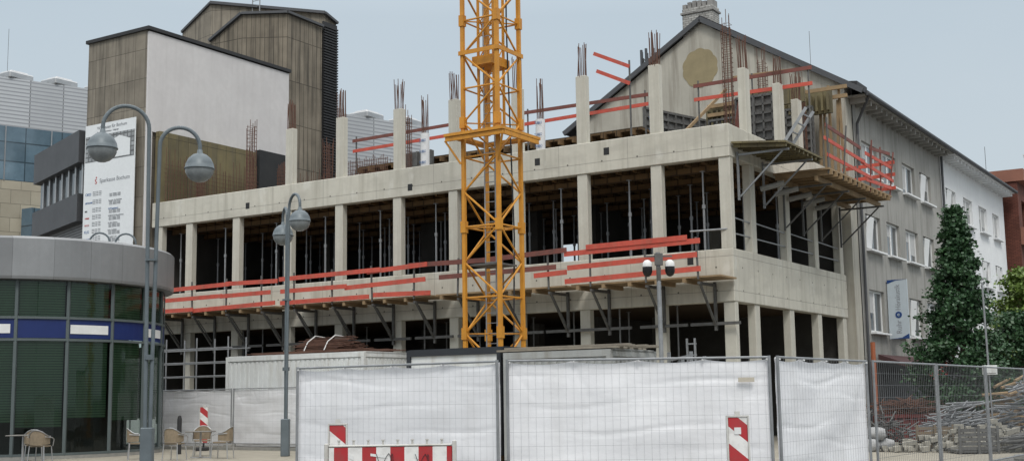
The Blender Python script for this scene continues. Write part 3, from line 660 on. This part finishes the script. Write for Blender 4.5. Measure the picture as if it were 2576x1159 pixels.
mk('round_emblem',B().tube((.7,SY-.05,4.6),(.7,SY-.065,4.6),.13,20),SIGNB,sg)
text('e',.22,FY(.645,SY-.07,4.55),SIGNW,sg)
mk('bracket',B().tube((.25,SY,5.9),(SX1,SY,5.9),.03,6),STEELD,sg); mk('bracket',B().tube((.25,SY,3.9),(SX1,SY,3.9),.03,6),STEELD,sg)

am=empty('antenna_mast',(-17,30,0),'lattice telecom mast with round antenna drums','antenna mast')
ax,ay=-17.0,30.0
b=B()
for dx in (-.3,.3):
    for dy in (-.3,.3): b.tube((ax+dx,ay+dy,0),(ax+dx,ay+dy,21.3),.045,6)
for k in range(14):
    z=8+k*.95
    b.tube((ax-.3,ay-.3,z),(ax+.3,ay-.3,z+.95),.03,4); b.tube((ax+.3,ay-.3,z),(ax-.3,ay-.3,z+.95),.03,4); b.tube((ax+.3,ay-.3,z),(ax+.3,ay+.3,z+.95),.03,4)
mk('lattice',b,STEELD,am)
b=B()
for z in (18.2,20.2,21.6):
    for t in range(8): a=t*math.pi/4; b.box(ax+.55*math.cos(a)-.06,ax+.55*math.cos(a)+.06,ay+.55*math.sin(a)-.06,ay+.55*math.sin(a)+.06,z-.7,z+.2)
    b.revolve((ax,ay,z-.8),[(.2,0),(.68,0),(.68,.05),(.2,.05)],12)
mk('antennas',b,DGREY,am)

# ------------------------------------------------ pavilion
CX,CY=-15.7,39.6
pv=empty('glass_pavilion',(CX,CY,0),'round glass pavilion with green blinds and grey metal fascia','building',fr=WORLD)
def arc(R,z0,z1,a0,a1,n=40):
    b=B(); 
    for i in range(n):
        p=rad(a0+(a1-a0)*i/n); q=rad(a0+(a1-a0)*(i+1)/n)
        f=lambda a,r:(CX+r*math.sin(a),CY-r*math.cos(a))
        x,y=f(p,R); u,v=f(q,R); b.quad((x,y,z0),(u,v,z0),(u,v,z1),(x,y,z1))
    return b
b=B().revolve((CX,CY,0),[(4.3,5.1),(4.66,5.12),(4.68,5.2),(4.68,6.28),(4.6,6.35),(0,6.4)],96); mk('fascia',b,FASC,pv,fr=WORLD)
mk('floor_plinth',B().revolve((CX,CY,0),[(4.45,0),(4.45,.1),(0,.1)],64),CONBL,pv,fr=WORLD)
mk('interior_core',B().revolve((CX,CY,0),[(3.3,0),(3.3,5.1)],40),INT,pv,fr=WORLD)
mk('soffit',B().revolve((CX,CY,5.08),[(4.4,0),(0,0)],40),INT,pv,fr=WORLD)
ang=[20+18.5*k for k in range(-6,8)]
for i,a in enumerate(ang[:-1]):
    a1=a+18.5
    mk('glass_pane',arc(4.38,.12,5.1,a+.4,a1-.4,5),PGLASS,pv,fr=WORLD)
    mk('blind',arc(4.28,4.05,5.08,a+.8,a1-.8,5),BLIND,pv,fr=WORLD)
    lo=[1.05,1.05,.9,1.15][i%4]
    mk('blind',arc(4.28,lo,3.45,a+.8,a1-.8,5),BLIND,pv,fr=WORLD)
    mk('blue_panel',arc(4.40,3.45,4.0,a+.4,a1-.4,5),BLUE,pv,fr=WORLD)
    if i%2: mk('white_panel',arc(4.415,3.58,3.84,a+.9,a1-2.0,5),WHITE,pv,fr=WORLD)
for a in ang:
    p=rad(a); x=CX+4.4*math.sin(p); y=CY-4.4*math.cos(p); mk('mullion',B().beam((x,y,0.1),(x,y,5.1),.085),FRG,pv,fr=WORLD)
for z in (.14,3.4,4.03): 
    b=B()
    for i in range(64):
        p=rad(-91+259*i/64); q=rad(-91+259*(i+1)/64); b.beam((CX+4.41*math.sin(p),CY-4.41*math.cos(p),z),(CX+4.41*math.sin(q),CY-4.41*math.cos(q),z),.07,.07)
    mk('transom',b,FRG,pv,fr=WORLD)
for hx,hy in ((-12.6,37.6),(-11.9,37.9)):
    b=B(); b.path([(hx+.32*math.cos(t*math.pi/10),hy,6.4+.32*math.sin(t*math.pi/10)) for t in range(11)],.03,6); mk('roof_hoop',b,LAMPM,pv,fr=WORLD)

# ------------------------------------------------ street lamps
def lamp(X,Y,d1,z1,d2,z2,lab):
    e=empty('street_lamp',(X,Y,0),lab,'street lamp','twin-arm street lamps',fr=WORLD)
    for s,(d,zt) in enumerate(((d1,z1),(d2,z2))):
        d=Vector((d[0],d[1],0)); Ln=d.length; u=d/Ln; R=Ln/2; off=u*(.11)
        o=Vector((X,Y,0)); pts=[o+off*.35+Vector((0,0,0)),o+off*.55+Vector((0,0,2.5)),o+off+Vector((0,0,zt-R))]
        c=o+off+u*R+Vector((0,0,zt-R))
        for k in range(1,17):
            t=math.pi*(1-k/16); pts.append(c+u*(R*math.cos(t))+Vector((0,0,R*math.sin(t))))
        hp=pts[-1]+Vector((0,0,-.12)); pts.append(hp)
        mk('arm',B().path(pts,.042,10),LAMPM,e,fr=WORLD,smooth=False)
        r=.3; c=hp+Vector((0,0,-.32))
        hd=mk('lamp_head',B().revolve(c,[(.03,.4),(.05,.38),(.06,.31),(.14,.28),(.23,.2),(.285,.09),(r,.0),(r+.012,-.005),(r+.012,-.025),(r-.01,-.03)],28),LAMPM,e,fr=WORLD,smooth=True)
        mk('glass_dome',B().revolve(c,[(r-.01,-.02),(.285,-.1),(.24,-.19),(.16,-.26),(.08,-.295),(0,-.305)],28),LAMPG,hd,fr=WORLD,smooth=True)
    mk('base_box',B().box(X-.12,X+.12,Y-.11,Y+.11,0,1.05),LAMPM,e,fr=WORLD,bevel=.02)
    mk('collar',B().tube((X,Y,2.4),(X,Y,2.5),.1,12),LAMPM,e,fr=WORLD); mk('collar',B().tube((X,Y,4.4),(X,Y,4.44),.13,12),LAMPM,e,fr=WORLD)
lamp(-7.37,25.2,(-.86,-.3),7.6,(.78,.2),7.2,'tall grey lamp with two arched arms and globe heads')
lamp(-6.5,35.6,(.42,-.62),7.42,(-.22,.6),7.15,'grey twin-arm globe lamp standing by the fence')

# ------------------------------------------------ camera pole
cv=empty('camera_pole',(3.32,28,0),'grey steel pole with two dark dome security cameras','camera pole',fr=WORLD)
mk('pole',B().tube((3.32,28,0),(3.3,28,4.75),.05,12),STEEL,cv,fr=WORLD)
b=B().beam((3.0,28,4.66),(3.62,28,4.66),.035); b.box(3.22,3.4,27.9,28.0,4.45,4.72); b.beam((3.3,28,4.1),(3.3,27.9,4.4),.09); mk('crossarm',b,STEELD,cv,fr=WORLD)
CAMD=mat('camera_dome',(.012,.012,.014),(.01,.01,.01),.25,2,bump=0)
for x in (3.05,3.56):
    c=mk('dome_camera',B().revolve((x,27.97,4.42),[(0,.16),(.05,.15),(.1,.1),(.11,.03),(.108,.0)],20),WHITE,cv,fr=WORLD,smooth=True)
    mk('dome_glass',B().revolve((x,27.97,4.40),[(.11,.02),(.112,-.09),(.08,-.17),(.04,-.2),(0,-.21)],20),CAMD,c,fr=WORLD,smooth=True)

# ------------------------------------------------ containers
def container(x0,x1,y0,y1,z0,z1,m,lab,flat=False,topm=None):
    e=empty('site_container',((x0+x1)/2,(y0+y1)/2,0),lab,'container')
    b=B(); k=.05
    b.box(x0+k,x1-k,y0+k,y1-k,z0+.1,z1-.05)
    if not flat:
        n=int((x1-x0)/.22)
        for i in range(n): x=x0+.15+i*(x1-x0-.3)/n; b.box(x,x+.11,y0+.015,y0+k+.002,z0+.15,z1-.2)
        n=int((y1-y0)/.22)
        for i in range(n): y=y0+.15+i*(y1-y0-.3)/n; b.box(x1-k-.002,x1-.015,y,y+.11,z0+.15,z1-.2)
    mk('body',b,m,e)
    b=B()
    for x in (x0,x1-.12):
        for y in (y0,y1-.12): b.box(x,x+.12,y,y+.12,z0,z1)
    b.box(x0+.12,x1-.12,y0,y0+.1,z1-.16,z1).box(x0+.12,x1-.12,y0,y0+.1,z0,z0+.14).box(x1-.1,x1,y0+.12,y1-.12,z1-.16,z1).box(x1-.1,x1,y0+.12,y1-.12,z0,z0+.14).box(x0,x1,y0+.12,y1-.12,z1-.05,z1+.02)
    mk('corner_frame',b,topm or m,e)
    mk('foundation_block',B().box(x0+.1,x0+.5,y0+.1,y1-.1,0,z0),WOOD,e); mk('foundation_block',B().box(x1-.5,x1-.1,y0+.1,y1-.1,0,z0),WOOD,e)
    return e
container(-18.0,-11.75,-3.0,-.55,.3,3.12,CONT,'white corrugated site container with rusty edges')
container(-5.35,-2.45,-9.1,-7.2,.15,2.78,CONT,'flat white site office with dark roof edge',True,TARPB)
c3=container(-2.25,.7,-9.3,-6.9,.05,2.62,CORR,'grey weathered steel site container with planks on top')
b=B(); 
for i in range(55): 
    y=-2.9+random.uniform(0,2.2); z=3.16+random.uniform(0,.06); b.tube((-17+random.uniform(-.3,.3),y,z),(-12+random.uniform(-.4,.4),y+random.uniform(-.2,.2),z+random.uniform(0,.05)),.012,4)
mk('loose_rebar',b,RUST,label='rusty reinforcing bars lying on the white container',cat='rebar')
b=B()
for i in range(110):
    y=-2.4+random.uniform(0,1.4); z=3.25+random.uniform(0,.5)*(1-abs(y+1.7)/1.2); b.tube((-15.2+random.uniform(-.3,.3),y,z),(-13.4+random.uniform(-.3,.3),y,z+random.uniform(-.04,.04)),.015,4)
rb_=mk('rebar_bundle',b,RUST,label='tied bundle of rusty rebar mesh with white straps',cat='rebar')
for x in (-14.8,-13.9): mk('strap',B().path([(x,-2.52,3.2),(x,-2.3,3.55),(x,-1.9,3.78),(x,-1.4,3.74)],.018,6),WHITE,rb_)
b=B()
for i in range(10): b.box(-2.4+random.uniform(-.2,.2),.8+random.uniform(-.3,.3),-9.3+i*.24,-9.1+i*.24,2.645+ (i%2)*.06,2.69+(i%2)*.06)
mk('plank_stack',b,mat('grey_planks',(.28,.25,.2),(.18,.155,.13),.9,4),label='weathered grey planks stacked on the grey container',cat='planks')
b=B(); 
for x in (.9,1.5):
    b.beam((x,-6.6,0),(x,-6.6,2.6),.07); b.beam((x,-5.8,0),(x,-5.8,2.5),.07)
b.beam((.9,-6.6,2.4),(1.5,-6.6,2.5),.06); b.beam((.9,-6.6,1.2),(1.5,-5.8,2.4),.05); b.beam((.9,-6.6,2.0),(.9,-5.8,2.0),.06)
mk('steel_trestle',b,STEEL,label='galvanised steel frame standing behind the grey container',cat='frame')
b=B()
for x in (-1.1,-.85): b.beam((x,-1,0),(x-.05,-1,3.2),.05)
for k in range(9): b.beam((-1.1,-1,.4+k*.33),(-.85,-1,.4+k*.33),.04)
mk('site_ladder',b,STEEL,label='aluminium ladder leaning at the ground storey',cat='ladder')

sc=empty('tube_scaffold',(-22.3,-1.8,0),'galvanised tube scaffold in front of the ground storey','scaffold')
b=B()
for x in (-24.9,-23.3,-21.7,-20.1,-18.5):
    for y in (-2.4,-1.5): b.tube((x,y,0),(x,y,3.9),.03,6)
for z in (1.0,1.5,2.0,2.5,3.0,3.5):
    for y in (-2.4,-1.5): b.tube((-25,y,z),(-18.3,y,z),.025,6)
for x in (-24.9,-21.7,-18.5): b.tube((x,-2.4,.2),(x+1.6,-2.4,2),.022,5)
mk('tubes',b,STEEL,sc); mk('toe_board',B().box(-25,-18.4,-2.46,-2.43,1.65,1.85),REDD,sc); mk('toe_board',B().box(-25,-18.4,-2.46,-2.43,1.2,1.3),REDD,sc)

# ------------------------------------------------ fences
TUBE=.021
def fence(p,q,tarp=True,lab='',seed=0,H=2.0):
    p=Vector((*p,0)); q=Vector((*q,0)); Ln=(q-p).length; a=math.atan2(q.y-p.y,q.x-p.x)
    F=Matrix.Translation(p)@Matrix.Rotation(a,4,'Z')
    e=empty('fence_panel',(Ln/2,0,0),lab,'fence','mobile site fence panels',fr=F)
    b=B(); 
    for x in (.03,Ln-.03): b.tube((x,0,.03),(x,0,H+.02),TUBE,8)
    for z in (.15,H): b.tube((.03,0,z),(Ln-.03,0,z),TUBE*.8,8)
    mk('frame',b,STEEL,e,fr=F)
    b=B(); st=.1 if p.y<40 else .2; wr=.0014 if tarp else .003
    n=int(Ln/st)
    for i in range(1,n): b.tube((i*Ln/n,-.012,.15),(i*Ln/n,-.012,H),wr,3)
    for k in range(1,10): b.tube((.03,-.016,.15+k*(H-.15)/10),(Ln-.03,-.016,.15+k*(H-.15)/10),wr,3)
    mk('wire_mesh',b,WIRE if tarp else WIRE2,e,fr=F)
    if tarp:
        b=B(); nu,nz=110,60
        for j in range(nz+1):
            for i in range(nu+1):
                u=i/nu; v=j/nz; x=.01+u*(Ln-.02)
                sag=.045*abs(math.sin(u*math.pi*4))**.7
                z=.06+(H-.01-.06)*v - (sag*v**6)
                w=noise.noise(Vector((x*.8+seed*7,z*1.8,seed)))*.05+noise.noise(Vector((x*2.4+seed,z*4,3.1)))*.010
                fold=0
                for zc,am,ph in ((1.74,.022,0),(1.45,.012,2),(1.12,.018,1),(.8,.012,3),(.52,.016,4)):
                    zz=z-zc-.06*math.sin(x*1.3+seed+ph)-.03*math.sin(x*3.1+ph); fold+=am*math.exp(-(zz/.026)**2)*abs(math.sin(x*.9+ph+seed))**2
                for k in range(5):
                    xc=k*Ln/4; dd=(x-xc)-(2-k+.3)*.35*(H-z); fold+=.016*math.exp(-(dd/.04)**2)*max(0,1-(H-z)/.7)
                edge=min(1,min(u,1-u)*12)
                b.v.append((x,.035+(w+fold)*(.35+.65*edge)*(1 if v<.97 else .3),z))
        for j in range(nz):
            for i in range(nu): s=j*(nu+1)+i; b.face([s,s+1,s+nu+2,s+nu+1])
        mk('tarpaulin',b,TARP,e,fr=F,smooth=True)
        if p.y<30:
            for k in range(5): x=.06+k*(Ln-.12)/4; mk('cable_tie',B().tube((x,-.03,H-.03),(x,.05,H-.01),.012,5),WHITE,e,fr=F)
    mk('foot',B().box(-.33,.33,-.12,.12,0,.13),CONBL,e,fr=F@Matrix.Rotation(math.pi/2,4,'Z'),bevel=.02)
    return e
fence((-3.23,18.5),(-.2,16.5),True,'white tarpaulin covered mesh fence beside a striped barrier',1)
fence((-.12,16.4),(3.38,16.4),True,'creased white tarpaulin fence with wires showing through',2)
fence((3.46,16.45),(5.45,19.3),True,'white tarpaulin fence panel turning away along the site',3)
A=Vector((.8444,-.5357)); Bd=Vector((.5356,.8444))
p=Vector((-9.66,43))
fence(tuple(p-A*3.55),tuple(p-A*.05),True,'clean white fence panel beside the round pavilion',4)
fence(tuple(p),tuple(p+A*3.5),True,'white fence panel by the container and street lamp',5)
fence(tuple(p+A*3.55),tuple(p+A*7.05),True,'white fence panel in front of the white container',6)
fence(tuple(p-A*7.1),tuple(p-A*3.6),True,'white fence panel behind the round pavilion',7)
q=Vector((5.55,19.35))
for k,l in enumerate(['open wire mesh fence before the site yard','open mesh fence panel with scaffold parts behind','open mesh fence beside stacked timber','bare galvanised mesh fence along the street','bare mesh fence further along the street']):
    d=Bd.lerp(Vector((.75,.66)),.12).normalized(); fence(tuple(q+d*3.45*k),tuple(q+d*(3.45*k+3.4)),False,l)
mk('tape_patch',B().box(2.93,3.14,16.36,16.372,1.68,1.74),mat('beige_tape',(.5,.46,.38),(.45,.4,.33)),fr=WORLD,label='strip of beige tape stuck on the white fence',cat='tape')

# ------------------------------------------------ barrier and beacons
ST1=stripes('barrier_stripes',1,0,.335,(.72,.71,.69),(.38,.02,.025)); ST2=stripes('beacon_stripes',.75,.9,.36,(.74,.73,.71),(.40,.025,.03)); ST3=stripes('beacon_stripes_small',.75,.9,.4,(.74,.73,.71),(.45,.025,.03))
PLAS=mat('dirty_white_plastic',(.60,.59,.56),(.44,.43,.40),.5,6,streak=.5,streakc=(.25,.22,.18))
br=empty('road_barrier',(-1.5,15,0),'red and white striped plastic road barrier with pegs on top','barrier',fr=WORLD)
mk('striped_board',B().box(-2.22,-.75,14.97,15.03,.70,.965),ST1,br,fr=WORLD,bevel=.008)
b=B().box(-2.27,-2.222,14.95,15.05,.1,1.01).box(-.748,-.70,14.95,15.05,.1,1.03).box(-2.22,-.75,14.96,15.04,.967,.99).box(-2.22,-.75,14.95,15.05,.64,.698).box(-2.22,-.75,14.96,15.04,.2,.3)
mk('plastic_frame',b,PLAS,br,fr=WORLD,bevel=.008)
for i in range(8): x=-2.1+i*.175; mk('peg',B().tube((x,15,.99),(x,15,1.035),.014,8).tube((x,15,1.035),(x,15,1.05),.022,8),PLAS,br,fr=WORLD)
for xs_,zs_,ws_,hs_ in ((-1.98,.84,.06,.05),(-1.72,.86,.2,.03),(-1.2,.84,.05,.06)): mk('sticker',B().poly([(xs_,14.964,zs_),(xs_+ws_,14.964,zs_-.03),(xs_+ws_,14.964,zs_+hs_-.03),(xs_,14.964,zs_+hs_)],(0,.003,0)),WHITE,br,fr=WORLD)
for x0_,s_ in ((-1.48,1),(-1.05,.8)): mk('graffiti_scribble',B().path([(x0_+.16*s_*t/10*math.cos(t*.3),14.962,.82+.07*s_*math.sin(t*1.3)) for t in range(12)],.004,4),INK,br,fr=WORLD)
mk('foot',B().box(-2.4,-2.15,14.6,15.4,0,.1),DARK,br,fr=WORLD); mk('foot',B().box(-.82,-.57,14.6,15.4,0,.1),DARK,br,fr=WORLD)
def beacon(X,Y,w,h,z0,m,lab):
    e=empty('marker_beacon',(X,Y,0),lab,'traffic beacon','striped marker beacons',fr=WORLD)
    mk('striped_plate',B().box(X-w/2,X+w/2,Y-.02,Y+.02,z0,z0+h),m,e,fr=WORLD,bevel=.006)
    mk('plate_frame',B().box(X-w/2-.02,X-w/2-.001,Y-.03,Y+.03,z0,z0+h+.02).box(X+w/2+.001,X+w/2+.02,Y-.03,Y+.03,z0,z0+h+.02).box(X-w/2,X+w/2,Y-.03,Y+.03,z0+h+.002,z0+h+.02).box(X-.03,X+.03,Y-.02,Y+.02,z0+h+.02,z0+h+.07),PLAS,e,fr=WORLD)
    mk('foot',B().box(X-.2,X+.2,Y-.4,Y+.4,0,.11).box(X-.03,X+.03,Y-.03,Y+.03,.11,z0),DARK,e,fr=WORLD,bevel=.02)
    return e
bc=beacon(2.655,15,.23,1.0,.25,ST2,'red and white diagonal striped beacon with a sticker')
mk('sticker',B().box(2.61,2.69,14.97,14.978,1.05,1.13),WHITE,bc,fr=WORLD)
beacon(-2.17,15.4,.2,.95,.27,ST2,'red and white beacon standing behind the road barrier')
beacon(-10.15,41,.25,1.15,.25,ST3,'slim red and white beacon near the café tables')
mk('bollard',B().revolve((-10.2,38.2,0),[(.07,0),(.07,1.05),(.05,1.15),(0,1.17)],14),DARK,fr=WORLD,label='slim black steel bollard on the paving',cat='bollard')

# ------------------------------------------------ café furniture
def chair():
    e=empty('wicker_chair',(0,0,0),'light wicker café chair with aluminium legs','chair','café chairs on the square',fr=WORLD)
    b=B()
    for x,y in ((-.21,-.2),(.21,-.2),(-.2,.22),(.2,.22)): b.tube((x*1.15,y*1.15,0),(x,y,.44 if y<0 else .46),.014,8)
    for x in (-.25,.25): b.path([(x,-.2,.44),(x*1.08,-.22,.62),(x*1.1,-.1,.67),(x*1.1,.12,.68),(x*.95,.24,.7)],.013,6)
    mk('leg_frame',b,ALU,e,fr=WORLD)
    b=B(); pts=[]
    for i in range(24):
        t=2*math.pi*i/24; c,s=math.cos(t),math.sin(t); pts.append((.24*math.copysign(abs(c)**.6,c),.23*math.copysign(abs(s)**.6,s),.43))
    b.poly(pts,(0,0,.035)); mk('seat',b,WICK,e,fr=WORLD)
    b=B(); n=14
    for side in (0,.018):
        for i in range(n+1):
            t=rad(-10+200*i/n); r=.265-side
            zt=.86-.17*abs(math.cos(t))**2.5
            for z in (.5-.02*math.sin(t),zt): b.v.append((r*math.cos(t),.03+r*math.sin(t)*1.0,z))
    m=(n+1)*2
    for o in (0,m):
        for i in range(n): k=o+2*i; b.face([k,k+2,k+3,k+1])
    for i in range(n): b.face([2*i+1,2*i+3,m+2*i+3,m+2*i+1])
    mk('backrest',b,WICK,e,fr=WORLD)
    b=B(); b.path([(.272*math.cos(rad(-10+20*i)),.03+.272*math.sin(rad(-10+20*i)),.87-.17*abs(math.cos(rad(-10+20*i)))**2.5) for i in range(11)],.014,6); mk('back_rim',b,ALU,e,fr=WORLD)
    return e
c0=chair()
def T(x,y,a): return Matrix.Translation((x,y,0))@Matrix.Rotation(rad(a),4,'Z')
for x,y,a in ((-12.75,33.8,175),(-13.35,34.9,200),(-9.25,34.2,165),(-8.1,34.8,-100),(-9.1,36.6,10),(-10.5,35.0,110)): copytree(c0,T(x,y,a))
for ch_ in list(c0.children): bpy.data.objects.remove(ch_)
bpy.data.objects.remove(c0)
def table(X,Y):
    e=empty('cafe_table',(X,Y,0),'small square café table on a pedestal','table','café tables',fr=WORLD)
    mk('table_top',B().box(X-.35,X+.35,Y-.35,Y+.35,.72,.75),TABLE,e,fr=WORLD,bevel=.01)
    mk('pedestal',B().tube((X,Y,.03),(X,Y,.72),.03,10).beam((X-.28,Y,.02),(X+.28,Y,.02),.05,.03).beam((X,Y-.28,.024),(X,Y+.28,.024),.05,.03),ALU,e,fr=WORLD)
table(-8.85,35.4); table(-13.3,34.0)

# ------------------------------------------------ trees
def tree(name_lab,X,Y,H,zb,rm,n,seed,lm,conic=True,ls=.1):
    rnd=random.Random(seed); e=empty('tree',(X,Y,0),name_lab,'tree',fr=WORLD)
    b=B(); b.tube((X,Y,0),(X+.05,Y,H*.5),.13,8,.08); b.tube((X+.05,Y,H*.5),(X,Y,H*.93),.08,6,.02)
    cl=[]
    for i in range(n):
        v=rnd.random()**(1.25 if conic else .9); z=zb+(H-zb)*v
        R=rm*((1-v)**.95*1.05+.04 if conic else math.sin(math.pi*min(1,.18+v*.8))**.6)
        R*=.8+.4*noise.noise(Vector((z*1.6,seed,0)))+.3*rnd.random()
        a=rnd.random()*2*math.pi; r=R*rnd.random()**.45
        c=Vector((X+r*math.cos(a),Y+r*math.sin(a),z)); cl.append((c,v))
        if i%3==0: b.tube((X+.03,Y,max(zb*.8,z-.35*r-.2)),c,.028,4,.008)
    mk('trunk',b,BARK,e,fr=WORLD)
    b=B()
    for c,v in cl:
        s=rnd.uniform(.10,.22)*(rm/1.2)**.5*(1-.4*v if conic else 1)
        for k in range(95):
            p=c+Vector((rnd.gauss(0,s),rnd.gauss(0,s),rnd.gauss(0,s*.55)))
            u=Vector((rnd.gauss(0,1),rnd.gauss(0,1),rnd.gauss(0,.6))).normalized(); w=u.cross(Vector((rnd.gauss(0,1),rnd.gauss(0,1),rnd.gauss(0,1)))).normalized()
            l=ls*rnd.uniform(.7,1.3); b.quad(p-u*l*.5,p+w*l*.45,p+u*l*.6,p-w*l*.4)
    mk('crown',b,lm,e,fr=WORLD)
tree('dark green conical street tree with dense leaves',13.65,38,7.2,.9,1.55,330,3,LEAF1,True,.105)
tree('lighter green street tree with loose crown',20.7,50,6.3,1.4,1.8,190,5,LEAF2,False,.12)
tree('dark green bushy street tree near the shops',18.6,46,4.4,1.0,1.2,120,9,LEAF1,False,.12)

# ------------------------------------------------ yard clutter behind mesh fence
W=WORLD
sk=empty('red_skip',(11.6,37.4,0),'dull red steel skip filled with rusty rebar','skip',fr=W)
x0,y0=10.85,36.8
mk('body',B().prism([(x0,y0),(x0+1.7,y0),(x0+1.7,y0+1.3),(x0,y0+1.3)],.08,[.85]*4),REDS,sk,fr=W,bevel=.02)
b=B()
for i in range(8): b.box(x0+.05+i*.22,x0+.1+i*.22,y0-.06,y0+.002,.08,.85)
b.box(x0-.03,x0+1.73,y0-.07,y0,.8,.9); mk('ribs',b,REDS,sk,fr=W)
b=B()
for i in range(150):
    x=11.7+random.gauss(0,.5); y=37.3+random.gauss(0,.35); a=random.uniform(0,3.1); l=random.uniform(.5,1.3); z=.9+random.uniform(0,.4)
    b.tube((x-l*.5*math.cos(a),y-l*.5*math.sin(a),z),(x+l*.5*math.cos(a),y+l*.5*math.sin(a),z+random.uniform(-.15,.2)),.014,4)
mk('rebar_pile',b,RUST,fr=W,label='tangle of short rusty bars piled on red skip',cat='rebar')
def pile(cx,cy,w,n,m,lab,cat,name,r=.03,lmax=1.8,hz=1.2,ang=.5,wy=.6):
    b=B()
    for i in range(n):
        x=cx+random.uniform(-w,w); y=cy+random.uniform(-wy,wy); hh=hz*(1-abs(x-cx)/w*.6); z=random.uniform(.06,hh); a=random.gauss(ang,.5); l=random.uniform(.5,lmax)
        b.tube((x-l*.5*math.cos(a),y-l*.5*math.sin(a),z),(x+l*.5*math.cos(a),y+l*.5*math.sin(a),z+random.uniform(-.12,.3)),r,6)
    mk(name,b,m,fr=W,label=lab,cat=cat)
pile(12.3,34.6,.9,150,STEEL,'heap of galvanised scaffold tubes and clamps','scaffold tubes','scaffold_tube_heap',.022,1.3,1.3)
pile(14.2,34.2,1.3,170,STEEL,'stack of grey scaffold frames and braces','scaffold tubes','scaffold_frame_stack',.024,2.2,2.0,.9)
pile(13.6,31.6,1.2,70,STEELD,'low heap of dark steel braces on gravel','formwork parts','brace_heap',.025,1.6,.7,.3)
pile(14.8,36.6,1.4,60,WOOD,'pile of sawn timber offcuts on the ground','timber','timber_pile',.045,2.0,2.0,.2)
pile(10.4,35.6,.7,90,STEELD,'heap of dark steel formwork parts and braces','formwork parts','formwork_part_heap',.022,1.1,1.0,1.2)
b=B(); rnd=random.Random(4)
for i in range(700):
    a=rnd.random()*6.28; r=1.5*rnd.random()**.6; x=12.4+r*math.cos(a)*2.0; y=33+r*math.sin(a)*1.0; z=(1.5-r)*.5*rnd.random(); s=rnd.uniform(.03,.11)
    b.poly([(x-s,y-s,z),(x+s*rnd.uniform(.5,1),y-s*.6,z+s*.3),(x+s*.4,y+s,z),(x-s*.7,y+s*.5,z+s*.2)],(rnd.uniform(-.03,.03),0,s*1.2))
mk('rubble_heap',b,mat('rubble',(.36,.34,.29),(.22,.21,.18),.95,4),fr=W,label='heap of broken concrete rubble on gravel',cat='rubble',kind='stuff')
def crate(x,y,m,lab,s=1):
    b=B(); 
    for k in range(5): b.box(x-.5*s,x+.5*s,y-.42,y-.402,.1+k*.11,.18+k*.11); b.box(x+.48*s,x+.5*s,y-.4,y+.4,.1+k*.11,.18+k*.11)
    for i in (-.5,-.03,.44): b.box(x+i*s,x+i*s+.06,y-.45,y-.422,0,.68)
    b.box(x-.5*s,x+.5*s,y-.4,y+.4,.04,.098); mk('slatted_crate',b,m,fr=W,label=lab,cat='crate',group='slatted crates')
crate(11.0,33.4,mat('dirty_wood',(.2,.15,.1),(.12,.1,.07)),'dirty slatted wooden crate on the ground'); crate(11.4,31.4,STEELD,'dark steel lattice box holding clamps')
SACK=mat('woven_sack',(.40,.40,.40),(.27,.27,.27),.85,6,bump=.5)
for k,(sx_,sy_,sz_) in enumerate(((9.3,33,0),(9.75,33.2,0),(9.5,33.1,.3))):
    b=B(); nn=16
    for j in range(9):
        ph=math.pi*(j/8-.5)
        for i in range(nn):
            t=2*math.pi*i/nn; w_=math.cos(ph)**.45 if j not in (0,8) else .12; q_=1+.25*noise.noise(Vector((math.cos(t)*2,math.sin(t)*2+k*5,ph*2)))
            b.v.append((sx_+.24*w_*q_*math.copysign(abs(math.cos(t))**.7,math.cos(t)),sy_+.2*w_*q_*math.copysign(abs(math.sin(t))**.7,math.sin(t)),sz_+.17+.16*math.sin(ph)*q_))
    for j in range(8):
        for i in range(nn): b.face([j*nn+i,j*nn+(i+1)%nn,(j+1)*nn+(i+1)%nn,(j+1)*nn+i])
    mk('filled_sack',b,SACK,fr=W,label='dusty grey sack stacked behind the mesh fence',cat='sack',group='stacked sacks',smooth=True)
rs=empty('shop_sign',(14.3,42,0),'red shop sign board with white lettering','sign',fr=W)
mk('board',B().box(13.9,14.55,42,42.06,1.95,2.5),INKR,rs,fr=W); mk('post',B().beam((14.2,42.1,0),(14.2,42.1,2.4),.06),STEELD,rs,fr=W)
text('ns Look',.17,FY(13.95,41.99,2.0,fr=W),WHITE,rs); mk('round_logo',B().revolve((0,0,0),[(.07,0),(.13,0),(.13,.01),(.07,.01)],20),WHITE,rs,fr=W@Matrix.Translation((14.2,41.98,2.3))@Matrix.Rotation(math.pi/2,4,'X'))
fl=empty('floodlight_pole',(12.5,33,0),'thin pole carrying a grey site floodlight box','floodlight',fr=W)
mk('pole',B().tube((12.55,33,0),(12.5,33,4.4),.025,8),STEEL,fl,fr=W); mk('lamp_box',B().box(12.35,12.7,32.85,33,1.95,2.2).box(12.4,12.65,32.83,32.852,1.99,2.16),CONT,fl,fr=W,bevel=.01)
